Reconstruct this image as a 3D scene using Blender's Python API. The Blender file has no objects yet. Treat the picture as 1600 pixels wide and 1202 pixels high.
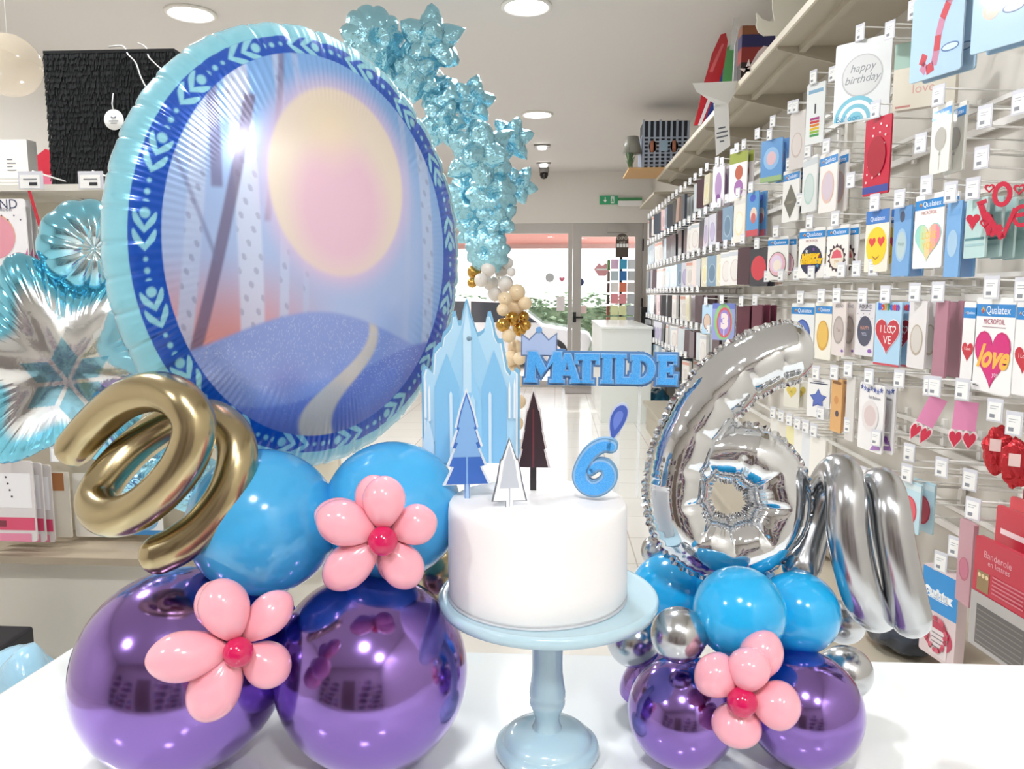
import bpy, bmesh, math, random
import numpy as np
from mathutils import Vector, Matrix, noise
random.seed(7)
sc = bpy.context.scene
COL = sc.collection
R = math.radians

# ------------------------------------------------------------------ camera, world, lights, exposure
F = 1200.0
PITCH = math.atan(141/1200); YAW = math.atan(68/1208)
cam_d = bpy.data.cameras.new('camera'); cam = bpy.data.objects.new('camera', cam_d); COL.objects.link(cam)
cam_d.sensor_width = 36; cam_d.lens = 36*F/1600; cam_d.clip_start = 0.02
CAM = Vector((0, 0, 1.45)); cam.location = CAM
cam.rotation_euler = (math.pi/2-PITCH, 0, YAW)
sc.camera = cam
M3 = cam.rotation_euler.to_matrix()
RT, UP, FW = M3 @ Vector((1,0,0)), M3 @ Vector((0,1,0)), M3 @ Vector((0,0,-1))

w = bpy.data.worlds.new('world'); sc.world = w; w.use_nodes = True
bg = w.node_tree.nodes['Background']; bg.inputs[0].default_value = (0.93, 0.97, 1.0, 1); bg.inputs[1].default_value = 4.5
sc.view_settings.view_transform = 'Standard'; sc.view_settings.look = 'None'
sc.view_settings.exposure = 0.12; sc.view_settings.gamma = 1.0; sc.view_settings.use_curve_mapping = False

sun_d = bpy.data.lights.new('sun', 'SUN'); sun_d.energy = 4.0; sun_d.angle = R(2); sun_d.color = (1, .96, .9)
sun = bpy.data.objects.new('sun', sun_d); COL.objects.link(sun); sun.rotation_euler = (R(50), 0, R(200))
LAMP_W = 34.0
LAMP_SPOTS = [(-2.42, -0.9), (-0.2, -0.9), (-2.42, 2.15), (-0.2, 2.15), (-2.42, 5.2), (-0.2, 5.2), (-2.42, 8.2), (-0.2, 8.2), (0.9, -1.6)]

def ray(px, py): return FW + RT*((px-800)/F) + UP*((601-py)/F)
def at(px, py, d): return CAM + ray(px, py)*d
def onx(px, py, X): r = ray(px, py); return CAM + r*((X-CAM.x)/r.x)
def ony(px, py, Y): r = ray(px, py); return CAM + r*((Y-CAM.y)/r.y)
def onz(px, py, Z): r = ray(px, py); return CAM + r*((Z-CAM.z)/r.z)
def depth(p): return (p-CAM).dot(FW)

# ------------------------------------------------------------------ materials
def lin(h):
    if isinstance(h, str):
        h = h.lstrip('#'); c = [int(h[i:i+2], 16)/255 for i in (0, 2, 4)]
        return tuple((x/12.92 if x <= .04045 else ((x+.055)/1.055)**2.4) for x in c)
    return tuple(h)
_mats = {}
def mat(name, col=(.8,.8,.8), rough=.5, metal=0., coat=0., spec=.5, emit=None, estr=0., alpha=1., trans=0., bump=None, noise_col=None, attr=None, sheen=0., sss=0.):
    if name in _mats: return _mats[name]
    m = bpy.data.materials.new(name); m.use_nodes = True; _mats[name] = m
    nt = m.node_tree; b = nt.nodes['Principled BSDF']
    c = lin(col); b.inputs['Base Color'].default_value = (*c, 1); m.diffuse_color = (*c, 1)
    b.inputs['Roughness'].default_value = rough; b.inputs['Metallic'].default_value = metal
    b.inputs['Coat Weight'].default_value = coat; b.inputs['Coat Roughness'].default_value = .06
    b.inputs['Specular IOR Level'].default_value = spec
    b.inputs['Alpha'].default_value = alpha; b.inputs['Transmission Weight'].default_value = trans
    if sss: b.inputs['Subsurface Weight'].default_value = sss; b.inputs['Subsurface Radius'].default_value = (.01,.006,.005)
    if emit: b.inputs['Emission Color'].default_value = (*lin(emit), 1); b.inputs['Emission Strength'].default_value = estr
    tc = nt.nodes.new('ShaderNodeTexCoord')
    if noise_col:                      # (second colour, scale, detail)
        n = nt.nodes.new('ShaderNodeTexNoise'); n.inputs['Scale'].default_value = noise_col[1]; n.inputs['Detail'].default_value = noise_col[2]
        nt.links.new(tc.outputs['Object'], n.inputs['Vector'])
        r_ = nt.nodes.new('ShaderNodeValToRGB'); r_.color_ramp.elements[0].position = .35; r_.color_ramp.elements[1].position = .65
        r_.color_ramp.elements[0].color = (*c, 1); r_.color_ramp.elements[1].color = (*lin(noise_col[0]), 1)
        nt.links.new(n.outputs['Fac'], r_.inputs[0]); nt.links.new(r_.outputs[0], b.inputs['Base Color'])
    if attr:
        a = nt.nodes.new('ShaderNodeAttribute'); a.attribute_name = attr
        nt.links.new(a.outputs['Color'], b.inputs['Base Color'])
    if bump:                           # (scale, strength, distance)
        n = nt.nodes.new('ShaderNodeTexNoise'); n.inputs['Scale'].default_value = bump[0]; n.inputs['Detail'].default_value = 4
        nt.links.new(tc.outputs['Object'], n.inputs['Vector'])
        bp = nt.nodes.new('ShaderNodeBump'); bp.inputs['Strength'].default_value = bump[1]; bp.inputs['Distance'].default_value = bump[2]
        nt.links.new(n.outputs['Fac'], bp.inputs['Height']); nt.links.new(bp.outputs[0], b.inputs['Normal'])
    return m
def flat(h, rough=.5, coat=0.): return mat('print '+h, h, rough, coat=coat)

# ------------------------------------------------------------------ mesh builder
class MB:
    def __init__(s): s.v=[]; s.f=[]; s.mi=[]; s.sm=[]; s.mats=[]
    def slot(s, m):
        if m not in s.mats: s.mats.append(m)
        return s.mats.index(m)
    def add(s, vs, fs, m, smooth=False, M=None):
        o = len(s.v); k = s.slot(m)
        for p in vs:
            p = Vector(p); s.v.append(M @ p if M else p)
        for f in fs: s.f.append([i+o for i in f]); s.mi.append(k); s.sm.append(smooth)
        return s
    def box(s, lo, hi, m, M=None):
        (a,b,c),(d,e,f) = lo, hi
        vs=[(a,b,c),(d,b,c),(d,e,c),(a,e,c),(a,b,f),(d,b,f),(d,e,f),(a,e,f)]
        return s.add(vs, [(0,3,2,1),(4,5,6,7),(0,1,5,4),(1,2,6,5),(2,3,7,6),(3,0,4,7)], m, False, M)
    def cbox(s, c, size, m, M=None):
        return s.box([c[i]-size[i]/2 for i in range(3)], [c[i]+size[i]/2 for i in range(3)], m, M)
    def prism(s, pts, y0, y1, m, M=None):      # outline in (x, z), extruded along y; y0 is the front (towards -y)
        n = len(pts)
        ar = sum(pts[i][0]*pts[(i+1)%n][1]-pts[(i+1)%n][0]*pts[i][1] for i in range(n))
        if ar < 0: pts = pts[::-1]
        vs = [(x,y0,z) for x,z in pts]+[(x,y1,z) for x,z in pts]
        fs = [list(range(n)), list(range(2*n-1, n-1, -1))]+[(i, i+n, (i+1)%n+n, (i+1)%n) for i in range(n)]
        return s.add(vs, fs, m, False, M)
    def face(s, pts, y, m, M=None):            # flat print in (x, z) at depth y, facing -y
        n = len(pts)
        ar = sum(pts[i][0]*pts[(i+1)%n][1]-pts[(i+1)%n][0]*pts[i][1] for i in range(n))
        if ar < 0: pts = pts[::-1]
        return s.add([(x,y,z) for x,z in pts], [list(range(n))], m, False, M)
    def lathe(s, prof, m, n=48, M=None, smooth=True, wob=None, caps=True):   # prof: (r, z)
        vs=[]; fs=[]
        for j,(r,z) in enumerate(prof):
            for i in range(n):
                t=2*math.pi*i/n; rr = r*(wob(t,j) if wob else 1)
                vs.append((rr*math.cos(t), rr*math.sin(t), z))
        for j in range(len(prof)-1):
            for i in range(n):
                a=j*n+i; b=j*n+(i+1)%n; fs.append((a,b,b+n,a+n))
        if caps and prof[0][0]>1e-6: fs.append(list(range(n-1,-1,-1)))
        if caps and prof[-1][0]>1e-6: fs.append([(len(prof)-1)*n+i for i in range(n)])
        return s.add(vs, fs, m, smooth, M)
    def tube(s, path, r, m, n=8, caps=True, M=None, rad=None):    # rad(i, angle) overrides r
        P=[Vector(p) for p in path]; vs=[]; fs=[]
        T=[]
        for i in range(len(P)):
            t=(P[min(i+1,len(P)-1)]-P[max(i-1,0)]); T.append(t.normalized() if t.length>1e-9 else Vector((0,0,1)))
        u = T[0].orthogonal().normalized()
        for i in range(len(P)):
            u = (u - T[i]*u.dot(T[i])).normalized(); w_ = T[i].cross(u)
            for k in range(n):
                a=2*math.pi*k/n; rr = rad(i,u*math.cos(a)+w_*math.sin(a)) if rad else (r[i] if isinstance(r,(list,tuple)) else r)
                vs.append(P[i]+(u*math.cos(a)+w_*math.sin(a))*rr)
        for i in range(len(P)-1):
            for k in range(n):
                a=i*n+k; b=i*n+(k+1)%n; fs.append((a,b,b+n,a+n))
        if caps: fs.append(list(range(n-1,-1,-1))); fs.append([(len(P)-1)*n+k for k in range(n)])
        return s.add(vs, fs, m, True, M)
    def text(s, string, size, m, M=None, thick=0., align='CENTER', shear=0., bold=0.):
        cu = bpy.data.curves.new('t','FONT'); cu.body=string; cu.size=size; cu.align_x=align; cu.align_y='CENTER'; cu.extrude=thick/2; cu.shear=shear; cu.resolution_u=3; cu.offset=bold
        o = bpy.data.objects.new('t',cu); me = bpy.data.meshes.new_from_object(o)
        RX = Matrix.Rotation(math.pi/2,4,'X')
        s.add([RX @ v.co for v in me.vertices], [list(p.vertices) for p in me.polygons], m, False, M)
        bpy.data.objects.remove(o); bpy.data.curves.remove(cu); bpy.data.meshes.remove(me)
        return s
    def mesh(s, name):
        me = bpy.data.meshes.new(name); me.from_pydata([tuple(v) for v in s.v], [], s.f)
        for m in s.mats: me.materials.append(m)
        me.polygons.foreach_set('material_index', s.mi); me.polygons.foreach_set('use_smooth', s.sm); me.update()
        return me
    def build(s, name, parent=None, loc=None, M=None):
        o = bpy.data.objects.new(name, s.mesh(name)); COL.objects.link(o)
        if parent: o.parent = parent
        if M is not None: o.matrix_world = M if not parent else M
        elif loc is not None: o.location = loc
        return o

def empty(name, M=None, loc=None):
    o = bpy.data.objects.new(name, None); COL.objects.link(o); o.empty_display_size=.05
    if M is not None: o.matrix_world = M
    elif loc is not None: o.location = loc
    return o
def tag(o, label, cat, group=None, kind=None):
    o['label']=label; o['category']=cat
    if group: o['group']=group
    if kind: o['kind']=kind
    return o
def struct(o, label=None):
    o['kind']='structure'
    if label: o['label']=label
    return o
def copy_tree(o, parent=None):
    c=o.copy(); COL.objects.link(c); c.parent=parent
    for ch in list(o.children): copy_tree(ch, c)
    return c
def subsurf(o, n=2):
    md=o.modifiers.new('s','SUBSURF'); md.levels=n; md.render_levels=n; return o
def bevel(o, wd, seg=3):
    md=o.modifiers.new('b','BEVEL'); md.width=wd; md.segments=seg; md.limit_method='ANGLE'; return o
def catmull(pts, n=8):
    P=[Vector(p) for p in pts]; out=[]
    for i in range(len(P)-1):
        a=P[max(i-1,0)]; b=P[i]; c=P[i+1]; d=P[min(i+2,len(P)-1)]
        for k in range(n):
            t=k/n; out.append(.5*((2*b)+(c-a)*t+(2*a-5*b+4*c-d)*t*t+(3*b-a-3*c+d)*t**3))
    out.append(P[-1]); return out
def facing(P, yaw=0., pitch=0., roll=0.):
    """frame whose -y looks from P to the photographer, turned by yaw about z, then pitched and rolled"""
    d = CAM-P; az = math.atan2(d.x, -d.y)
    return Matrix.Translation(P) @ Matrix.Rotation(az+yaw,4,'Z') @ Matrix.Rotation(pitch,4,'X') @ Matrix.Rotation(roll,4,'Y')
def circ(cx, cz, r, n=24, rz=None, a0=0): 
    rz = rz or r
    return [(cx+r*math.cos(a0+2*math.pi*i/n), cz+rz*math.sin(a0+2*math.pi*i/n)) for i in range(n)]
def heart(cx, cz, s, n=28):
    out=[]
    for i in range(n):
        t=2*math.pi*i/n
        out.append((cx+s*.0625*8*math.sin(t)**3, cz+s*.0333*(13*math.cos(t)-5*math.cos(2*t)-2*math.cos(3*t)-math.cos(4*t))*.95+s*.05))
    return out
def star(cx, cz, r, n=5, k=.45, a0=math.pi/2):
    return [(cx+(r if i%2==0 else r*k)*math.cos(a0+math.pi*i/n), cz+(r if i%2==0 else r*k)*math.sin(a0+math.pi*i/n)) for i in range(2*n)]
def rect(x0,z0,x1,z1): return [(x0,z0),(x1,z0),(x1,z1),(x0,z1)]
def rrect(x0,z0,x1,z1,r=.005,n=4):
    out=[]
    for cx,cz,a in ((x1-r,z0+r,-90),(x1-r,z1-r,0),(x0+r,z1-r,90),(x0+r,z0+r,180)):
        for i in range(n+1): t=R(a+90*i/n); out.append((cx+r*math.cos(t),cz+r*math.sin(t)))
    return out

WIRE = mat('white coated wire','#efede9',.35)
WHITE = mat('white paper','#f4f4f2',.6)
GREYINK = mat('grey ink','#70747c',.6)
DARKINK = mat('dark ink','#2a2a30',.6)
CLEAR = mat('clear plastic','#eef2f4',.12,trans=.0,alpha=.35)
CREAM = mat('cream painted metal','#dfdbd2',.45)

# ------------------------------------------------------------------ room
XL, XR, YN, YF, ZC = -4.2, 1.45, -3.0, 12.0, 3.3
tile = mat('floor tiles','#dcd6ca',.16,coat=.3)
nt = tile.node_tree; b = nt.nodes['Principled BSDF']
br = nt.nodes.new('ShaderNodeTexBrick'); br.offset=0; br.inputs['Scale'].default_value=1.0
br.inputs['Brick Width'].default_value=.45; br.inputs['Row Height'].default_value=.45; br.inputs['Mortar Size'].default_value=.004
br.inputs['Color1'].default_value=(*lin('#e6e3dd'),1); br.inputs['Color2'].default_value=(*lin('#e2ded7'),1); br.inputs['Mortar'].default_value=(*lin('#bdb6ac'),1)
tc=nt.nodes.new('ShaderNodeTexCoord'); nt.links.new(tc.outputs['Object'],br.inputs['Vector']); nt.links.new(br.outputs[0],b.inputs['Base Color'])
WALL = mat('cream wall paint','#e6e1da',.7,bump=(60,.05,.002))
PANELW = mat('greige wall panel','#d6d1c8',.42)
CEIL = mat('ceiling paint','#dedad6',.8)
struct(MB().box((XL,YN,-.1),(XR+.1,YF+.15,0),tile).build('floor'))
struct(MB().box((XL,YN,ZC),(XR+.1,YF+.15,ZC+.1),CEIL).build('ceiling'))
struct(MB().box((XL-.1,YN,0),(XL,YF+.15,ZC),WALL).build('wall_left'))
struct(MB().box((XR,YN,0),(XR+.1,YF+.15,ZC),PANELW).build('wall_right'))
struct(MB().box((XL,YN-.1,0),(XR+.1,YN,ZC),mat('taupe wall paint','#a39b92',.7)).build('wall_back'))
# front wall with the glazed opening (built as pieces around the hole)
DX0, DX1, DZ = -1.75, 1.385, 2.53
struct(MB().box((XL,YF,0),(DX0,YF+.15,ZC),WALL).box((DX0,YF,DZ),(DX1,YF+.15,ZC),WALL).box((DX1,YF,0),(XR,YF+.15,ZC),WALL).build('wall_front'))
for k,y in enumerate((2.0,4.0,6.0,8.0,10.0)):
    struct(MB().box((XR-.022,y-.02,0.1),(XR,y+.02,2.55),CREAM).build('trim_%d'%(k+1)))
struct(MB().box((XR-.02,YN,0),(XR,YF,.1),CREAM).build('baseboard_right'))

ALU = mat('grey aluminium frame','#b4b0ab',.4,metal=.2)
GLASS = mat('clear glass','#10161a',.0,alpha=.07,spec=.5)
BLACKP = mat('black plastic','#1c1c1f',.35)
xp = ony(894,480,YF).x     # centre post
f = MB(); Yf0, Yf1 = YF+.02, YF+.10
f.box((DX0,Yf0,0),(DX0+.08,Yf1,DZ),ALU).box((DX0,Yf0,DZ-.15),(xp,Yf1,DZ),ALU).box((DX0,Yf0,0),(xp,Yf1,.1),ALU).box((xp-.07,Yf0,.1),(xp,Yf1,DZ-.15),ALU)
wn = struct(f.build('window_1'), 'fixed shopfront pane beside the glass door')
struct(MB().box((DX0+.08,YF+.05,.1),(xp-.07,YF+.06,DZ-.15),GLASS).build('window_pane', wn))
f = MB(); a=xp+.005; c=DX1
f.box((a,Yf0,0),(a+.13,Yf1,DZ-.05),ALU).box((c-.17,Yf0,0),(c-.06,Yf1,DZ-.05),ALU).box((a+.13,Yf0,DZ-.2),(c-.17,Yf1,DZ-.05),ALU).box((a+.13,Yf0,0),(c-.17,Yf1,.22),ALU).box((a,Yf0,DZ-.05),(c-.055,Yf1,DZ),ALU).box((c-.055,Yf0-.03,0),(c,Yf1,DZ),ALU)
dr = struct(f.build('door_1'), 'glass shop door with grey aluminium frame')
struct(MB().box((a+.13,YF+.05,.22),(c-.17,YF+.06,DZ-.2),GLASS).build('door_pane', dr))
hp = ony(898,496,Yf0)
hd = MB().box((hp.x-.03,Yf0-.012,hp.z-.08),(hp.x+.02,Yf0,hp.z+.08),BLACKP).box((hp.x-.01,Yf0-.06,hp.z-.015),(hp.x+.13,Yf0-.035,hp.z+.015),BLACKP).box((hp.x-.012,Yf0-.06,hp.z-.012),(hp.x+.012,Yf0,hp.z+.012),BLACKP).build('door_handle', dr); hd['kind']='structure'
hg = MB()
for z in (.5,1.3,2.2): hg.box((c-.065,Yf0-.045,z-.09),(c-.045,Yf0-.02,z+.09),BLACKP)
hg = hg.build('door_hinge', dr); hg['kind']='structure'
cl = MB().box((c-.6,Yf0-.05,DZ-.14),(c-.3,Yf0,DZ-.06),ALU).build('door_closer', dr); cl['kind']='structure'

# things stuck on the glass
def sticker(px,py,wpx,hpx,shape,m,label,cat='sticker'):
    p=ony(px,py,YF+.045); k=depth(p)/F; wv,hv=wpx*k/2,hpx*k/2
    pts = {'disc':circ(p.x,p.z,wv,20,hv),'heart':heart(p.x,p.z,wv*2),'rect':rect(p.x-wv,p.z-hv,p.x+wv,p.z+hv),
           'lips':[(p.x+wv*a_,p.z+hv*b_) for a_,b_ in ((-1,.1),(-.4,.9),(-.1,.6),(.1,.6),(.4,.9),(1,.1),(.4,-.8),(-.4,-.8))]}[shape]
    return tag(MB().prism(pts,YF+.044,YF+.0485,m).build('door_sticker' if shape!='rect' else 'notice_sheet'),label,cat)
sticker(859,434,14,14,'disc',flat('#c2c4c6'),'grey round sticker on the fixed pane beside the door')
sticker(878,437,9,8,'heart',flat('#d8738a'),'small red heart sticker on the fixed pane')
sticker(907,441,11,12,'disc',flat('#3c4d86'),'navy round sticker on the glass door')
o=sticker(941,422,26,24,'lips',flat('#e7a6ae'),'pink lips shaped sticker on the glass door')
pz=ony(941,421,YF+.041); MB().box((pz.x-.09,YF+.0425,pz.z-.014),(pz.x+.09,YF+.0438,pz.z+.014),WHITE).build('lip_gap',o)
sticker(876,475,13,22,'rect',flat('#e9e2e4'),'white notice sheet at the edge of the fixed pane','sheet')
sticker(909,484,15,12,'rect',flat('#efd6d4'),'pale pink notice sheet on the door above handle','sheet')

# ------------------------------------------------------------------ outside
PINK = mat('salmon plaster','#e3b3aa',.8)
struct(MB().box((-8,YF+.15,-.12),(8,26,-.02),mat('pavement','#c9c6c0',.8)).build('ground_outside'))
struct(MB().box((-6,YF+.9,2.62),(6,YF+2.6,2.95),PINK).box((-6,YF+2.3,2.32),(6,YF+2.6,2.62),PINK).box((-6,YF+2.24,2.28),(6,YF+2.3,2.36),mat('brown soffit edge','#a98a84',.7)).build('beam_outside'))
struct(MB().box((-9,24,-.1),(9,24.4,5.5),mat('white render','#f3f0ee',.8)).build('exterior_building'))
hm = MB(); LEAF=mat('hedge leaves','#5d7355',.7,noise_col=('#86997b',9,4)); LEAF2=mat('hedge leaves light','#71866a',.7)
def leaves(x0,x1,y0,y1,z0,z1,n,m,seed):
    rnd=random.Random(seed)
    for _ in range(n):
        c=Vector((rnd.uniform(x0,x1),rnd.uniform(y0,y1),z0+(z1-z0)*rnd.random()**.8+rnd.uniform(-.05,.08))); s=rnd.uniform(.04,.1)
        M=Matrix.Translation(c)@Matrix.Rotation(rnd.uniform(0,6.28),4,'Z')@Matrix.Rotation(rnd.uniform(-1.2,1.2),4,'X')
        hm.add([(-s,0,0),(0,-s*.5,0),(s,0,s*.2),(0,s*.5,0)],[(0,1,2,3)],m,False,M)
hm.box((-5,17.6,-.05),(5,18.4,1.15),LEAF); leaves(-5,5,17.35,17.9,0,1.4,3000,LEAF,1); leaves(-5,5,17.3,17.7,.2,1.45,1500,LEAF2,2)
tag(hm.build('hedge'),'green hedge seen through the glass shopfront across the street','hedge','',None)
hm = MB(); hm.box((.85,14.6,-.05),(2.9,15.2,.55),LEAF); leaves(.8,2.9,14.45,14.9,0,.75,1300,LEAF2,3); leaves(.8,2.9,14.45,14.9,0,.75,500,LEAF,4)
tag(hm.build('low_hedge'),'low clipped hedge right outside the glass door','hedge')
# parked car
carp = ony(835,520,15.2)
car = tag(empty('parked_car',loc=(-1.35,15.85,-.02)),'silver parked car outside behind the fixed pane','car')
SIL=mat('silver car paint','#dadde2',.25,metal=.4,coat=1); DKG=mat('car glass','#3c4048',.1); TYR=mat('tyre rubber','#232325',.8)
prof=[(-2.1,.25),(2.0,.25),(2.1,.55),(2.0,.75),(1.1,.9),(.5,1.35),(-1.2,1.4),(-1.9,.98),(-2.15,.8)]
bd=MB().prism(prof,-.8,.8,SIL).build('car_body',car); bevel(bd,.06,3)
MB().prism([(1.0,.92),(.45,1.3),(-.3,1.33),(-.3,.92)],-.812,.812,DKG).build('side_window',car)
MB().prism([(-.38,.92),(-.38,1.33),(-1.15,1.34),(-1.7,.95)],-.812,.812,DKG).build('side_window',car)
for x in (-1.3,1.3):
    for y in (-.72,.72):
        wl=MB().lathe([(.12,-.1),(.29,-.1),(.31,-.05),(.31,.05),(.29,.1),(.12,.1)],TYR,24,Matrix.Translation((x,y,.31))@Matrix.Rotation(math.pi/2,4,'X')).build('wheel',car)
        MB().lathe([(.0,-.09),(.19,-.11),(.19,.11),(.0,.09)],SIL,16,Matrix.Translation((x,y,.31))@Matrix.Rotation(math.pi/2,4,'X')).build('hubcap',wl)
# postcard spinner before the door
sp=ony(969,500,11.4); k=depth(sp)/F
rk=tag(empty('card_spinner',loc=(sp.x,11.4,0)),'revolving card rack with dark rounded header standing before the glass door','display rack')
MB().lathe([(.28,0),(.28,.03),(.03,.06),(.03,.1)],BLACKP,24).tube([(0,0,.05),(0,0,2.1)],.02,BLACKP).build('rack_stand',rk)
zt=ony(969,365,11.27).z; zb=ony(969,402,11.27).z; hw=9.5*k
hb=[(-hw,zb),(hw,zb),(hw,zt-hw)]+[(hw*math.cos(R(a_)),zt-hw+hw*math.sin(R(a_))) for a_ in range(15,180,15)]+[(-hw,zt-hw)]
BRN=flat('#4b4038')
hd=MB().prism(hb,-.13,-.11,BRN).build('header_sign',rk)
tx=MB().text('EXPO',.062,flat('#cfc8bd'),Matrix.Translation((0,-.132,zt-hw*.75))).text('card',.045,flat('#cfc8bd'),Matrix.Translation((0,-.132,zt-hw*1.35)))
for i in range(4): tx.box((-hw+.012+i*hw*.49,-.133,zb+.14),(-hw+.012+i*hw*.49+hw*.4,-.131,zb+.19),WHITE)
tx.build('sign_print',hd)
ccols=[['#d8b8d4','#3f9fc6','#dfe4ea'],['#b9c9cf','#2f6fae','#c8ccd0'],['#e9e6e4','#d9785c','#c9c6c6'],['#e4949c','#e4949c','#bfc4cc'],['#dfe3b0','#dfe3b0','#b8bec8'],['#e3e6b8','#dfe0a8','#aeb4c0'],['#e6e8c4','#d9d6a0','#b4b8c2'],['#e8e8d0','#dcdcb4','#a8b0bc']]
for j,row in enumerate(ccols):
    z=zb-.02-j*.165
    for i,cc in enumerate(row):
        x=(-.1,.02,.14)[i]
        MB().prism(rect(x-.055,z-.15,x+.055,z-.01),-.14+.03*(i==2),-.132+.03*(i==2),flat(cc)).build('greeting_card',rk)
    MB().prism(rect(-.2,z-.16,-.165,z-.02),-.1,.1,flat(['#5d8a4a','#7a6a62','#5a3a38','#463c3a','#8a4b3c','#9a5a44','#a86a4c','#7a5a4c'][j])).build('greeting_card',rk)

# exit sign, emergency lamp, dome camera, intercom
def rect_on_front(px0,py0,px1,py1,Y):
    a_=ony(px0,py0,Y); b_=ony(px1,py1,Y); return min(a_.x,b_.x),min(a_.z,b_.z),max(a_.x,b_.x),max(a_.z,b_.z)
x0,z0,x1,z1=rect_on_front(937,306,965,319,YF-.03)
ex=tag(empty('exit_sign',loc=((x0+x1)/2,YF-.03,(z0+z1)/2)),'green emergency exit sign with white down arrow above door','sign')
wv,hv=(x1-x0)/2,(z1-z0)/2; GRN=mat('exit green','#2d8a5c',.4,emit='#2d8a5c',estr=.25)
MB().box((-wv,0,-hv),(wv,.03,hv),GRN).build('sign_panel',ex)
MB().face([(-.06,.04),(-.045,.04),(-.045,0),(-.025,0),(-.0525,-.045),(-.08,0),(-.06,0)],-.002,WHITE).face(rect(.03,-.05,.085,.05),-.002,WHITE).face(circ(.06,.025,.009,10),-.004,GRN).face([(.045,.012),(.07,.012),(.072,-.01),(.08,-.035),(.068,-.035),(.06,-.015),(.045,-.038),(.038,-.03),(.052,-.008)],-.004,GRN).build('pictogram',ex)
x0,z0,x1,z1=rect_on_front(966,309,1003,322,YF-.06)
em=tag(empty('emergency_lamp',loc=((x0+x1)/2,YF,(z0+z1)/2)),'white box lamp with green top strip beside exit sign','lamp')
wv,hv=(x1-x0)/2,(z1-z0)/2
MB().box((-wv,-.06,-hv),(wv,0,hv*.3),WHITE).build('lamp_housing',em); MB().box((-wv,-.062,hv*.3),(wv,0,hv),flat('#3f8a55')).build('lamp_strip',em)
p=onz(850,262,ZC)
dc=tag(empty('dome_camera',loc=(p.x,11.6,ZC)),'dark dome security camera on ceiling near the door','camera')
MB().lathe([(.075,0),(.075,-.06),(.06,-.075)],flat('#8a8784'),24).build('camera_base',dc); MB().lathe([(.062,-.075),(.062,-.11),(.045,-.15),(.0,-.165)],mat('smoked dome','#2a2626',.15),24).build('camera_dome',dc)
x0,z0,x1,z1=rect_on_front(1003,480,1011,508,11.6)
ic=tag(MB().box((x0,11.7,z0),(XR,11.78,z1),BLACKP).build('wall_phone'),'black box mounted on the wall right of the door','phone'); bevel(ic,.01)

# white desk at the far right with the low shelf of soft toys
x0=onz(938,660,0).x
ds=tag(empty('reception_desk',loc=(x0,8.66,0)),'tall white desk standing before the shop door','desk')
DW=mat('white laminate','#eef2ee',.3)
for nm,lo,hi in (('desk_body',(0,0,0),(.56,2.3,1.06)),('desk_top',(-.01,-.01,1.06),(.57,2.31,1.09))): bevel(MB().box(lo,hi,DW).build(nm,ds),.004,2)
struct(MB().box((.15,11.2,0),(.62,11.95,.012),mat('door mat','#8c8884',.9)).build('floor_mat'))

# ------------------------------------------------------------------ ceiling lights
LED=mat('lit diffuser','#ffffff',.5,emit='#ffffff',estr=14)
def ceiling_light(x,y,label):
    t=tag(empty('ceiling_light',loc=(x,y,ZC)),label,'ceiling light')
    MB().lathe([(.135,0),(.165,0),(.165,-.012),(.15,-.02),(.135,-.012),(.135,0)],mat('lamp ring','#efece6',.4),40,caps=False).build('lamp_ring',t)
    MB().lathe([(.0,-.006),(.134,-.006)],LED,40).build('lamp_diffuser',t)
    ld=bpy.data.lights.new('lamp_light','AREA'); ld.shape='DISK'; ld.size=.27; ld.energy=LAMP_W; ld.color=(.97,.985,1)
    lo=bpy.data.objects.new('lamp_light',ld); COL.objects.link(lo); lo.parent=t; lo.location=(0,0,-.022)
names={(-2.42,5.2):'round lit downlight above the black piñata box',(-0.2,5.2):'largest round lit downlight at the top edge, middle of ceiling',(-0.2,8.2):'round lit downlight in middle of ceiling, second nearest of its row'}
for i,(x,y) in enumerate(LAMP_SPOTS): ceiling_light(x,y,names.get((x,y),'round ceiling downlight of the %s line, %s from the door'%('left' if x<-1 else 'middle' if x<.5 else 'short right',['4th','4th','3rd','3rd','2nd','2nd','1st','1st','only one'][i])))
for y,lb in ((9.88,'square recessed spotlight, the one before the dome camera row, farther from door'),(11.2,'square recessed spotlight right beside the dome camera')):
    t=tag(empty('recessed_spotlight',loc=(-.18,y,ZC)),lb,'spotlight')
    MB().box((-.1,-.07,-.02),(.1,.07,0),flat('#8d8a86')).build('spot_housing',t); MB().lathe([(.0,-.055),(.05,-.05),(.055,-.02)],LED,20).build('spot_bulb',t)

# ------------------------------------------------------------------ counter
CT=-.0
GLOSSW=mat('glossy white laminate','#f2f5f4',.07,coat=.6)
cn=tag(empty('shop_counter',loc=(0,0,0)),'glossy white counter carrying the balloons and cake','counter')
q=[(-.725,1.083),(-.795,.35),(1.0,.35),(1.0,1.095)]
tp=MB().add([(x,y,z) for z in (.88,.92) for x,y in q],[(3,2,1,0)[::-1],(4,5,6,7)[::1],(0,1,5,4),(1,2,6,5),(2,3,7,6),(3,0,4,7)],GLOSSW).build('counter_top',cn)
bm=bmesh.new(); bm.from_mesh(tp.data); bmesh.ops.recalc_face_normals(bm,faces=bm.faces); bm.to_mesh(tp.data); bm.free(); bevel(tp,.004,3)
MB().box((-.70,.40,.08),(.95,1.05,.88),DW).build('counter_body',cn); MB().box((-.66,.45,0),(.9,1.0,.08),flat('#77746f')).build('counter_plinth',cn)
CZ=.92

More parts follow.
